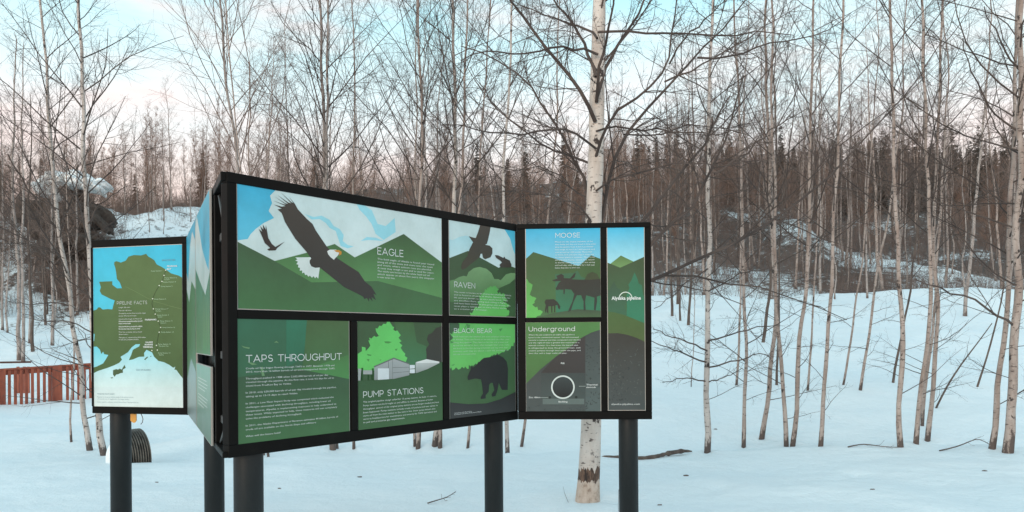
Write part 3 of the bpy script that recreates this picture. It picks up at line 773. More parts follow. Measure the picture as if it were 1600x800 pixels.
# underground
Z = (815, 495, 5.16)
p = Panel(WD, 'underground_panel', (821.5, 504), (938.4, 642.8), (84, 132, 80), (76, 112, 68))
p.shape('earth_print', [(30, 545), (150, 425), (280, 318), (400, 238), (480, 170), (560, 128), (645, 100), (645, 780), (30, 780)], (62, 66, 68), (78, 88, 90), z=Z)
p.shape('rock_print', [(515, 150), (645, 100), (645, 780), (515, 780)], (68, 76, 78), (88, 102, 104), z=Z)
p.shape('fill_print', [(155, 452), (280, 318), (400, 238), (480, 175), (512, 160), (512, 452)], (66, 64, 66), (62, 62, 64), z=Z)
p.shape('trench_print', [(158, 455), (512, 455), (512, 660), (158, 660)], (66, 76, 78), (74, 86, 87), z=Z)
p.shape('padding_print', [(170, 660), (505, 660), (505, 705), (170, 705)], (100, 114, 114), z=Z)
rg_ = random.Random(4)
def specks(p, n, x0, x1, y0, y1, c, z, s=7):
    polys = []
    for _ in range(n):
        x, y = rg_.uniform(x0, x1), rg_.uniform(y0, y1); a = rg_.uniform(0, 3.1); l, w_ = rg_.uniform(.5, 1.5) * s, rg_.uniform(.2, .5) * s
        ca, sa = math.cos(a), math.sin(a)
        polys.append([(x + l * ca * i - w_ * sa * j, y + l * sa * i + w_ * ca * j) for i, j in ((-1, 0), (-.3, -1), (.7, -.7), (1, .1), (.2, 1))])
    p.shape('pebble_marking', polys[0], c, z=z, more=polys[1:])
specks(p, 70, 520, 635, 200, 750, (62, 70, 72), Z, 9)
specks(p, 26, 45, 520, 715, 755, (66, 76, 78), Z, 7)
circ = lambda cx, cy, r, n=48, a0=0, a1=2 * math.pi: [(cx + r * math.cos(a0 + (a1 - a0) * i / n), cy + r * math.sin(a0 + (a1 - a0) * i / n)) for i in range(n)]
p.shape('anode_print', circ(228, 650, 11, 12), (44, 54, 54), z=Z, more=[circ(440, 648, 11, 12)])
p.shape('pipe_ring_print', circ(333, 567, 95), (214, 224, 226), z=Z)
p.shape('pipe_print', circ(333, 567, 83), (62, 74, 78), (36, 40, 42), z=Z)
p.shape('leader_print', [(462, 558), (515, 558), (515, 561), (462, 561)], (170, 182, 182), z=Z, more=[[(152, 649), (215, 649), (215, 652), (152, 652)]])
p.text('title_lettering', [('Underground', (57, 118), (430, 118), 38)], z=Z, bold=.10)
body = ['Where the soil conditions are stable, the pipeline is', 'buried in the conventional manner. Soil and excavated', 'material is replaced and then compacted over the line', 'and the right-of-way is graded and restored to a', 'natural contour. In a few areas the buried pipe', 'is refrigerated to keep the ground frozen, with', 'coolant pumped through lines under the pipe, and', 'thus the soil is kept solid all year.']
wd = [370, 402, 418, 408, 398, 418, 418, 310]
p.text('body_lettering', [(s_, (57, 151 + 21.2 * i), (57 + wd[i], 151 + 21.2 * i), 10.5) for i, s_ in enumerate(body)], z=Z)
p.text('caption_lettering', [('Fill', (317, 381), (344, 381), 13), ('Bedding', (298, 690), (370, 690), 12), ('Zinc ribbon', (57, 655), (150, 655), 12), ('Thermal', (522, 553), (612, 553), 12), ('electrode', (522, 573), (598, 573), 12)], z=Z, bold=.015)
# logo panel
Z = (940, 345, 5.16); Z5 = (940, 490, 4.706)
p = Panel(WD, 'logo_panel', (948.9, 355.3), (1008, 640.5), (68, 182, 222), (250, 250, 250))
p.shape('sky_print', [(30, 40), (370, 40), (370, 400), (30, 400)], (66, 180, 222), (178, 226, 240), z=Z)
p.shape('far_hill_print', [(60, 355), (155, 280), (260, 330), (170, 395)], (92, 122, 76), (120, 158, 106), z=Z)
p.shape('hill_print', [(30, 330), (150, 378), (370, 278), (370, 900), (30, 900)], (70, 86, 64), (66, 112, 82), z=Z)
p.shape('spruce_print', [(265, 415), (290, 470), (300, 505), (325, 520), (335, 600), (370, 620), (370, 860), (190, 860), (205, 700), (200, 600), (225, 540), (215, 515), (240, 480)], (60, 116, 92), (58, 128, 102), z=Z)
p.shape('spruce_print', [(100, 488), (125, 540), (160, 560), (150, 590), (210, 640), (185, 690), (205, 760), (30, 760), (30, 580), (60, 560), (75, 530)], (64, 88, 72), (66, 106, 84), z=Z)
p.shape('meadow_print', [(940, 485.5), (960, 488), (975, 492), (990, 498), (1012, 507), (1012, 560), (940, 560)], (78, 104, 66), (88, 104, 68))
p.shape('earth_print', [(940, 521), (965, 520.5), (980, 523), (995, 528), (1012, 536), (1012, 660), (940, 660)], (64, 64, 62), (76, 84, 86))
specks(p, 60, 40, 200, 350, 640, (62, 68, 70), Z5, 10)
specks(p, 60, 40, 310, 250, 620, (86, 94, 94), Z5, 8)
p.shape('arc_print', circ(193, 628, 56, 28, math.pi, 2 * math.pi) + circ(193, 628, 49, 28, 2 * math.pi, math.pi), (216, 226, 222), z=Z)
p.text('logo_lettering', [('Alyeska pipeline', (80, 637), (316, 634), 26)], z=Z, bold=.03)
p.text('small_lettering', [('alyeska-pipeline.com', (72, 671), (281, 668), 12)], z=Z5, bold=.0)
# map
Z = (140, 370, 5.333); Z2 = (140, 500, 5.161)
p = Panel(WA, 'map_panel', (145.5, 388), (286, 638.3), (66, 186, 220), (222, 234, 236))
p.shape('sea_print', [(140, 380), (290, 380), (290, 520), (140, 520)], (64, 186, 222), (86, 198, 226))
p.shape('sea_print', [(140, 520), (290, 520), (290, 605), (140, 605)], (104, 206, 230), (212, 232, 236))
z1 = lambda l: [(140 + x / 5.333, 370 + y / 5.333) for x, y in l]
z2 = lambda l: [(140 + x / 5.161, 500 + y / 5.161) for x, y in l]
land = z1([(15, 622), (60, 605), (72, 588), (88, 588), (110, 606), (150, 602), (190, 605), (200, 565), (210, 530), (180, 520), (100, 480), (85, 450), (95, 420), (80, 375), (190, 370), (190, 400), (230, 430), (270, 428), (252, 380), (228, 352), (222, 300), (215, 260), (205, 230), (207, 210), (225, 203), (260, 215), (300, 200), (325, 165), (370, 152), (430, 155), (472, 142), (490, 165), (515, 178), (540, 195), (560, 230), (600, 250), (640, 275), (680, 305), (740, 322), (790, 350)]) + z2([(770, 490), (735, 450), (700, 402), (684, 400), (692, 376), (675, 385), (640, 360), (600, 340), (555, 330), (520, 295), (505, 262), (460, 240), (440, 265), (442, 295), (400, 297), (350, 318), (318, 324), (325, 305), (335, 285), (350, 240), (400, 213), (408, 194), (372, 196), (340, 220), (310, 260), (270, 285), (250, 297), (262, 320), (240, 345), (200, 365), (140, 388), (70, 410), (15, 438)])
p.shape('land_print', land, (92, 116, 76), (76, 102, 66))
p.shape('bay_print', z2([(15, 215), (60, 215), (85, 240), (95, 275), (110, 255), (118, 275), (152, 282), (130, 320), (110, 350), (60, 375), (15, 387)]), (112, 206, 228), (150, 218, 232), more=[z2([(15, 108), (42, 112), (38, 168), (15, 175)])])
p.shape('island_print', z2([(190, 405), (215, 396), (230, 400), (245, 392), (260, 400), (282, 362), (292, 385), (268, 400), (270, 425), (250, 428), (235, 436), (215, 440), (203, 458), (190, 440)]), (74, 94, 66), more=[z2([(168, 465), (185, 462), (192, 466), (180, 471)]), z2([(440, 318), (466, 295), (472, 300), (450, 322)]), z2([(488, 292), (500, 290), (496, 298)])])
def ribbon(pts, w_):
    up = [(x, y - w_) for x, y in pts]; dn = [(x + w_ * .7, y + w_) for x, y in pts[::-1]]
    return up + dn
p.shape('river_print', ribbon(z1([(300, 415), (400, 465), (470, 505), (540, 538), (600, 555), (680, 580), (765, 600)]), .28), (116, 142, 98))
pipe = z1([(636, 278), (622, 322), (605, 370), (582, 406), (550, 460), (527, 516), (520, 560), (533, 600), (549, 644), (574, 703), (594, 755), (582, 795)]) + z2([(556, 120), (541, 205), (548, 243), (505, 247)])
p.shape('pipeline_print', [(x - .3, y) for x, y in pipe] + [(x + .3, y) for x, y in pipe[::-1]], (52, 66, 46))
dots = z1([(636, 278), (622, 322), (605, 372), (582, 406), (527, 516), (533, 600), (549, 644), (574, 703), (594, 755), (582, 795)]) + z2([(541, 205), (548, 242), (504, 246)])
p.shape('dot_print', circ(*dots[0], .95, 10), (224, 232, 220), more=[circ(*d_, .95, 10) for d_ in dots[1:]])
p.text('title_lettering', [('PIPELINE FACTS', (230, 566), (481, 560), 27)], z=Z, bold=.075)
tl = [('Length: 800 miles', 594, 340), ('Diameter: 48 inches', 619, 352), ('The pipeline crosses three mountain ranges', 643, 470), ('and over 500 rivers and streams.', 664, 395), ('Construction began on March 27,', 690, 440), ('1975 and was completed on May 31, 1977.', 709, 447), ('First oil moved through', 726, 345), ('the pipeline on June 20, 1977.', 752, 442), ('First tanker left on Aug. 1, 1977', 772, 425)]
p.text('body_lettering', [(s_, (245, y), (x, y - 4), 9) for s_, y, x in tl], z=Z)
tl = [('Cost to build was 8 billion dollars', 17, 425), ('when it was built.', 34, 335), ('About 70,000 people worked', 59, 427), ('on the construction of the line.', 77, 410), ('The line crosses three fault', 102, 425), ('zones.', 120, 315), ('The pipe is raised along 420 miles,', 146, 458), ('to keep the permafrost frozen.', 163, 400)]
p.text('body_lettering', [(s_, (237, y), (x, y - 3), 9) for s_, y, x in tl], z=Z2)
tl = [(515, 290, 605), (628, 347, 728), (628, 361, 668), (617, 382, 720), (598, 418, 692), (543, 524, 640), (552, 606, 658), (556, 622, 598), (568, 657, 662), (572, 672, 610), (592, 706, 692), (594, 722, 640), (612, 760, 712)]
p.text('caption_lettering', [('Pump Station %d' % (i + 1), (x, y), (x1, y - 1), 8) for i, (x, y, x1) in enumerate(tl)], 'letters_green', z=Z)
tl = [('Pump Station 10', 582, 102, 680), ('Pump Station 11', 556, 199, 655), ('Thompson Pass', 560, 214, 638), ('Pump Station 12', 556, 270, 654), ('Valdez', 562, 285, 600)]
p.text('caption_lettering', [(s_, (x, y), (x1, y - 1), 8) for s_, x, y, x1 in tl], 'letters_green', z=Z2)
p.text('place_lettering', [('FAIRBANKS', (465, 697), (560, 696), 12), ('PRUDHOE', (648, 252), (732, 250), 12), ('BAY', (648, 275), (684, 274), 12)], z=Z, bold=.03)
p.text('place_lettering', [('VALDEZ', (452, 185), (514, 185), 11), ('MARINE', (448, 204), (514, 204), 11), ('TERMINAL', (434, 224), (515, 224), 12)], z=Z2, bold=.03)
p.text('sea_lettering', [('BEAUFORT SEA', (607, 203), (716, 199), 13)], 'letters_dark', z=Z)
p.text('sea_lettering', [('GULF OF ALASKA', (378, 408), (494, 408), 12), ('PIPELINE FACT SHEET', (66, 600), (206, 598), 9), ('Pipeline terminal at Valdez holds 9.18 million barrels', (66, 624), (356, 623), 8), ('of crude oil in eighteen storage tanks', (66, 640), (322, 640), 8), ('Source: pipeline company, and the United States Geological Survey', (66, 664), (398, 665), 8)], 'letters_dark', z=Z2)
# side wing boards (near end: upper and lower board; far end: one tall board), proud of the frame
def fr(p, pts): return [(p.u0 + (p.u1 - p.u0) * a, p.v0 + (p.v1 - p.v0) * b_) for a, b_ in pts]
hz_ = WB.uv(322, 558)[1]
p = Panel(WB, 'salmon_panel', None, None, (70, 176, 208), (72, 150, 190), n=.016, rect=(b_mid + .03, b_n0, hz_ + .02, Z1 - .012))
p.shape('mountain_print', fr(p, [(0, .92), (.12, 1), (.35, .84), (.5, .72), (.62, .66), (.8, .57), (.93, .52), (1, .66), (1, .3), (0, .3)]), (196, 210, 214), (176, 192, 196), uv=True)
p.shape('hill_print', fr(p, [(0, .62), (.35, .50), (.72, .38), (1, .50), (1, 0), (0, 0)]), (66, 120, 100), (84, 124, 84), uv=True)
p.shape('reed_print', fr(p, [(.55, .0), (.62, .40), (.70, .0), (.78, .36), (.86, 0), (.93, .30), (1, 0)]), (112, 142, 104), (76, 132, 82), uv=True)
p = Panel(WB, 'spill_response_panel', None, None, (128, 170, 158), (92, 120, 104), n=.016, rect=(b_mid + .03, b_n0, Z0 + .015, hz_ - .05))
rows = [fr(p, [(.15, 1 - a), (.15 + w_, 1 - a), (.15 + w_, 1 - a - .012), (.15, 1 - a - .012)]) for a, w_ in ((.2, .6), (.25, .66), (.30, .62), (.35, .5), (.45, .66), (.5, .6), (.55, .64), (.6, .4))]
p.shape('text_row_print', rows[0], (196, 206, 206), uv=True, more=rows[1:])
p = Panel(WB, 'mountain_panel', None, None, (64, 170, 206), (96, 112, 104), n=.016, rect=(.04, b_mid - .01, Z0 + .015, Z1 - .012))
p.shape('mountain_print', fr(p, [(0, .80), (.2, .74), (.45, .92), (.7, .97), (1, .9), (1, .55), (0, .55)]), (190, 206, 212), (168, 186, 192), uv=True)
p.shape('hill_print', fr(p, [(0, .70), (.3, .62), (.6, .72), (1, .66), (1, 0), (0, 0)]), (74, 118, 88), (92, 128, 102), uv=True)
p.shape('lake_print', fr(p, [(0, .2), (.5, .32), (1, .26), (1, 0), (0, 0)]), (146, 172, 178), (122, 138, 138), uv=True)
# ---------------------------------------------------------------- bare birches
def rngp(seed): return np.random.default_rng(seed)

def spawn(rng, Pn, Rn, Ln, n_per, s0, s1, ang, lf, k, up, wig, rf=.6, rmin=.002, droop=0.0):
    """Side shoots on every polyline: n_per each, between s0 and s1 of its length."""
    N_, kk, _ = Pn.shape
    idx = np.repeat(np.arange(N_), n_per)
    m = len(idx)
    s = rng.uniform(s0, s1, m)
    f = s * (kk - 1); i0 = np.minimum(f.astype(int), kk - 2); fr_ = (f - i0)[:, None]
    pos = Pn[idx, i0] * (1 - fr_) + Pn[idx, i0 + 1] * fr_
    rad = Rn[idx, i0] * (1 - fr_[:, 0]) + Rn[idx, i0 + 1] * fr_[:, 0]
    tan = norm(Pn[idx, i0 + 1] - Pn[idx, i0])
    pr = norm(np.cross(tan, rng.normal(size=(m, 3))))
    a = np.radians(rng.normal(ang, ang * .22, m))[:, None]
    d = norm(tan * np.cos(a) + pr * np.sin(a))
    ln = Ln[idx] * lf * (1.15 - .75 * s) * rng.uniform(.55, 1.3, m)
    pts = [pos]; st = (ln / (k - 1))[:, None]
    for q in range(k - 1):
        d = d + rng.normal(size=(m, 3)) * wig
        d[:, 2] += up - droop * q
        d = norm(d); pts.append(pts[-1] + d * st)
    Pc = np.stack(pts, 1)
    r0 = np.minimum(rad * rf, ln * .0058 + rmin)
    r0 = np.maximum(r0, rmin)
    Rc = r0[:, None] * np.linspace(1, .3, k)[None, :]
    Rc = np.maximum(Rc, rmin * .75)
    return Pc, Rc, ln

def resample(pts, k):
    pts = np.asarray(pts, float); d = np.r_[0, np.cumsum(np.linalg.norm(np.diff(pts, axis=0), axis=1))]
    # smooth a little: Catmull-like through cumulative length
    q = np.linspace(0, d[-1], k)
    o = np.stack([np.interp(q, d, pts[:, i]) for i in range(3)], 1)
    for _ in range(2): o[1:-1] = o[1:-1] * .5 + (o[:-2] + o[2:]) * .25
    return o

def trunk_branches(rng, T, R_, n1, t0, ang, Lmax, up, rmin, k=7, shape=.75):
    """First order limbs on a trunk polyline."""
    kk = len(T); H = T[-1, 2] - T[0, 2]
    s = t0 + (1 - t0) * (np.arange(n1) + rng.uniform(0, 1, n1)) / n1
    s = np.clip(s, 0, .985)
    f = s * (kk - 1); i0 = np.minimum(f.astype(int), kk - 2); fr_ = (f - i0)[:, None]
    pos = T[i0] * (1 - fr_) + T[i0 + 1] * fr_; rad = R_[i0]
    az = np.arange(n1) * 2.4 + rng.uniform(-.6, .6, n1)
    a = np.radians(rng.normal(ang, 9, n1))
    d = np.stack([np.cos(az) * np.sin(a), np.sin(az) * np.sin(a), np.cos(a)], 1)
    rel = (s - t0) / max(1 - t0, 1e-3)
    ln = Lmax * (.35 + .65 * np.sin(np.clip(rel + .22, 0, 1) ** shape * math.pi)) * rng.uniform(.6, 1.25, n1)
    ln = np.minimum(ln, Lmax * (1.25 - rel))
    pts = [pos]; st = (ln / (k - 1))[:, None]
    for q in range(k - 1):
        d = d + rng.normal(size=(n1, 3)) * .10
        d[:, 2] += up; d = norm(d); pts.append(pts[-1] + d * st)
    r0 = np.maximum(np.minimum(rad * .42, ln * .0056 + .001), rmin)
    return np.stack(pts, 1), np.maximum(r0[:, None] * np.linspace(1, .3, k)[None, :], rmin), ln

def crown_geo(rng, L1, dens=(6, 5), rmin=.002, ang=(42, 45), up=.05, sides=(5, 3, 3), extra=0, wig=.15):
    P1, R1, N1 = L1
    g = [tubes(P1, R1, sides[0])]
    P2, R2, N2 = spawn(rng, P1, R1, N1, dens[0], .18, .97, ang[0], .48, 5, up, wig, rmin=rmin)
    g.append(tubes(P2, R2, sides[1]))
    P3, R3, N3 = spawn(rng, P2, R2, N2, dens[1], .12, .98, ang[1], .50, 4, up * .6, wig, rmin=rmin * .8)
    g.append(tubes(P3, R3, sides[2]))
    if extra:
        P4, R4, N4 = spawn(rng, P3, R3, N3, extra, .2, .95, ang[1], .5, 3, 0, wig, rmin=rmin * .7)
        g.append(tubes(P4, R4, 3))
    return g

def make_tree(name, T, R_, crown, loc, label=None, group=None, bark='bark', twig='twig', sides=9, cat='birch tree', seed=0, kindname='trunk', tips=None):
    root = empty(name, loc)
    tag(root, label, cat, group)
    rng = rngp(seed + 7)
    T = np.asarray(T) - np.asarray(loc); R_ = np.asarray(R_)
    # bark is never a perfect tube
    Rj = R_ * (1 + rng.normal(size=len(R_)) * .035)
    V, Q = tubes(T[None], Rj[None], sides)
    link('trunk', np_mesh('trunk', V, Q), root, M[bark])
    if crown:
        V, Q = cat_geo(crown)
        link('crown', np_mesh('crown', V - np.asarray(loc)[None], Q), root, M[twig])
    return root

def copy_tree(o, loc, rz, sc, label, group):
    c = o.copy(); C.objects.link(c); c.location = loc; c.rotation_euler = (0, 0, rz); c.scale = (sc, sc, sc)
    tag(c, label, None, group)
    for ch in o.children:
        q = ch.copy(); C.objects.link(q); q.parent = c
    return c

def traced(pts, wpx, label, seed, d=None, bark='bark', twig='twig', H=9.5, n1=26, t0=.28, ang=48, Lmax=1.7, up=.05, dens=(6, 6), rmin=.0013, cat='birch tree', name='birch_tree', extra=0, group=None, flare=1.3, topw=.55, sides=9, low=0, lowL=.95, limbs=None):
    """A trunk that follows the points read off the photograph, carried on above the frame."""
    g = on_ground(*pts[0]) if d is None else None
    D0 = g.y if g is not None else d
    rng = rngp(seed)
    base = g if g is not None else Vector((P(*pts[0], D0).x, D0, gz(P(*pts[0], D0).x, D0)))
    dd = 0.0; lean = rng.uniform(-.03, .05)
    W = []
    for i, q in enumerate(pts):
        p_ = P(*q, D0)
        dp = lean * (p_.z - base.z)
        W.append(P(*q, D0 + dp))
    W[0] = base.copy()
    W = [np.array(w) for w in W]
    v = W[-1] - W[-2]; v = v / np.linalg.norm(v); v = v * .6 + np.array([0, 0, .4]); v /= np.linalg.norm(v)
    while W[-1][2] - base.z < H:
        W.append(W[-1] + v * .9 + np.array([*(rng.normal(size=2) * .05), 0]))
    W.insert(0, np.array(base) - (W[1] - W[0]) / np.linalg.norm(W[1] - W[0]) * .25)
    k = max(20, int(H * 4))
    T = resample(W, k)
    wob = rng.normal(size=(k, 3)) * np.array([1, 1, 0]) * (.010 + .10 * wpx / F * D0)
    wob[:2] = 0; wob[1:-1] = wob[1:-1] * .5 + (wob[:-2] + wob[2:]) * .25; T = T + wob
    r0 = wpx * .76 / 2 / F * D0
    s = np.linspace(0, 1, k)
    Rr = r0 * (1 - (1 - topw * .35) * s ** .95) + r0 * (flare - 1) * np.exp(-s * 26)
    Rr[-1] *= .3
    L1 = trunk_branches(rng, T, Rr, n1, t0, ang, Lmax, up, rmin)
    cg = crown_geo(rng, L1, dens, rmin, up=up, extra=extra)
    if low:      # short thin dead branches low on the trunk
        kk = int(k * .42)
        L0 = trunk_branches(rng, T[:kk], Rr[:kk], low, .18, 70, lowL, .01, .0016)
        cg += crown_geo(rng, L0, (4, 3), .0013, up=.0, wig=.22)
    if limbs:    # single limbs that stand out in the photograph
        Pl = np.array([resample([np.array(P(*q, D0 + dz * j / (len(l) - 1))) for j, q in enumerate(l)], 10) for l, w_, dz in limbs])
        Pl[:, 1:-1] += rng.normal(size=(len(limbs), 8, 3)) * .012
        Rl = np.array([np.linspace(w_ * .7 / 2 / F * D0, w_ * .7 / 5 / F * D0, 10) for l, w_, dz in limbs]); Nl = np.linalg.norm(Pl[:, -1] - Pl[:, 0], axis=1)
        cg += crown_geo(rng, (Pl, Rl, Nl), (11, 5), .0014, up=.01, wig=.18)
    return make_tree(name, T, Rr, cg, base, label, group, bark, twig, sides, cat, seed), T, Rr, base

# the big white birch just behind the right end of the kiosk
rng = rngp(11)
hero_pts = [(917, 785), (921, 740), (923, 690), (925, 620), (925, 540), (925, 460), (926, 380), (928, 320), (931, 260), (932, 200), (933, 140), (934, 80), (936, 30), (937, 0)]
hb = on_ground(917, 785); DH = hb.y
W = [np.array(P(*q, DH + .02 * i)) for i, q in enumerate(hero_pts)]
W[0] = np.array(hb)
while W[-1][2] < 9.0: W.append(W[-1] + np.array([rng.normal() * .03 + .01, rng.normal() * .03, .7]))
W.insert(0, W[0] - np.array([0, 0, .2]))
T = resample(W, 44); s = np.linspace(0, 1, 44); zz = T[:, 2] - hb.z
r0 = 18.0 / F * DH
Rr = np.interp(zz, [-.2, 0, .12, .35, .6, 2.2, 4.2, 6.5, 9], [r0 * 1.16, r0 * 1.12, r0 * 1.02, r0 * .93, r0 * .90, r0 * .76, r0 * .66, r0 * .36, r0 * .08])
limbs = [  # limbs read off the photograph: (points, width in px, depth change along the limb)
    ([(930, 190), (922, 175), (913, 148), (880, 100), (840, 55), (805, 12), (775, -30), (740, -80)], 8, -.5),
    ([(931, 120), (922, 97), (917, 75), (895, 40), (875, 15), (860, -10), (840, -60)], 7, .6),
    ([(926, 345), (920, 305), (907, 268), (890, 235), (865, 195), (840, 148), (810, 112), (770, 85), (720, 72)], 7, .9),
    ([(925, 355), (920, 330), (900, 318), (865, 307), (830, 300), (790, 296), (755, 300)], 4, -.8),
    ([(933, 150), (945, 97), (970, 65), (995, 30), (1012, -5), (1030, -50)], 8, .7),
    ([(932, 160), (934, 107), (945, 75), (955, 25), (958, -10), (965, -60)], 7, -.9),
    ([(927, 385), (940, 335), (947, 295), (960, 245), (975, 210), (1015, 165), (1045, 132), (1090, 88), (1112, 60), (1150, 20), (1180, -20)], 8, 1.0),
    ([(931, 245), (936, 220), (950, 182), (990, 155), (1035, 132), (1047, 95), (1048, 50), (1057, 0), (1062, -50)], 6, -1.1),
    ([(1038, 128), (1090, 105), (1150, 66), (1200, 40), (1250, 8)], 4, -.4),
    ([(925, 430), (960, 395), (1005, 345), (1045, 296), (1085, 246), (1110, 203), (1140, 150)], 9, 1.6),
    ([(925, 465), (970, 430), (1025, 375), (1070, 330), (1112, 280), (1140, 198), (1150, 165), (1162, 118)], 9, 1.3),
    ([(1116, 272), (1160, 245), (1200, 205), (1260, 170)], 5, .3),
    ([(925, 490), (970, 455), (1020, 430), (1062, 417), (1110, 402), (1150, 380), (1197, 352), (1250, 324), (1290, 280), (1340, 230), (1400, 165), (1445, 110)], 8, 1.9),
    ([(931, 232), (915, 215), (880, 200), (830, 205), (790, 212), (740, 205), (690, 195)], 5, -1.2),
    ([(932, 205), (955, 195), (1010, 200), (1060, 208), (1110, 205), (1170, 212)], 4, -1.0),
    ([(932, 260), (905, 245), (860, 240), (800, 190), (760, 150), (735, 105)], 5, 1.2),
    ([(929, 300), (950, 282), (1000, 270), (1050, 250), (1120, 262), (1190, 250)], 4, -1.3),
    ([(933, 60), (915, 40), (880, 35), (840, 20), (800, 0)], 5, .6),
    ([(935, 50), (960, 40), (1010, 60), (1070, 45), (1130, 60), (1190, 45), (1240, 55)], 5, -.7),
    ([(934, 85), (900, 70), (850, 80), (800, 90), (755, 80), (720, 95)], 5, -1.0),
    ([(929, 320), (900, 300), (860, 255), (800, 270), (750, 250)], 3.5, 1.4),
    ([(926, 400), (880, 380), (840, 345), (790, 335), (740, 345)], 3.5, 1.5),
    ([(1046, 100), (1070, 60), (1110, 20), (1160, -20)], 4, -.5), ([(1090, 90), (1140, 90), (1200, 70), (1270, 60), (1330, 20)], 4.5, .6),
    ([(975, 210), (1020, 215), (1080, 190), (1140, 205), (1190, 190)], 3.5, .8),
]
Pl, Rl, Ll = [], [], []
for i, (pts, w_, dz) in enumerate(limbs):
    near = DH + .1
    if pts[0][0] > 1030: near = DH + .5
    pp = [np.array(P(*q, near + dz * j / (len(pts) - 1))) for j, q in enumerate(pts)]
    q = resample(pp, 12); q[1:-1] += rng.normal(size=(10, 3)) * .012
    Pl.append(q); rr_ = w_ * .84 / 2 / F * DH; Rl.append(np.linspace(rr_, rr_ * .28, 12)); Ll.append(np.linalg.norm(q[-1] - q[0]))
Pl, Rl, Ll = np.array(Pl), np.array(Rl), np.array(Ll)
g = [tubes(Pl, Rl, 7)]
P2, R2, N2 = spawn(rng, Pl, Rl, Ll, 18, .12, .98, 44, .30, 7, .03, .14, rmin=.0019)
g.append(tubes(P2, R2, 4))
P3, R3, N3 = spawn(rng, P2, R2, N2, 6, .1, .98, 44, .46, 5, .0, .15, rmin=.0015)
g.append(tubes(P3, R3, 3))
P4, R4, N4 = spawn(rng, P3, R3, N3, 2, .2, .98, 45, .5, 4, -.02, .16, rmin=.0012)
g.append(tubes(P4, R4, 3))
L1 = trunk_branches(rng, T, Rr, 20, .45, 48, 1.6, .03, .002)
g += crown_geo(rng, L1, (6, 5), .0015, extra=1)
make_tree('birch_tree', T, Rr, g, hb, 'thick white birch behind the kiosk with a dark torn bark ring at its foot', None, 'bark_hero', 'twig', 26, 'birch tree', 3)

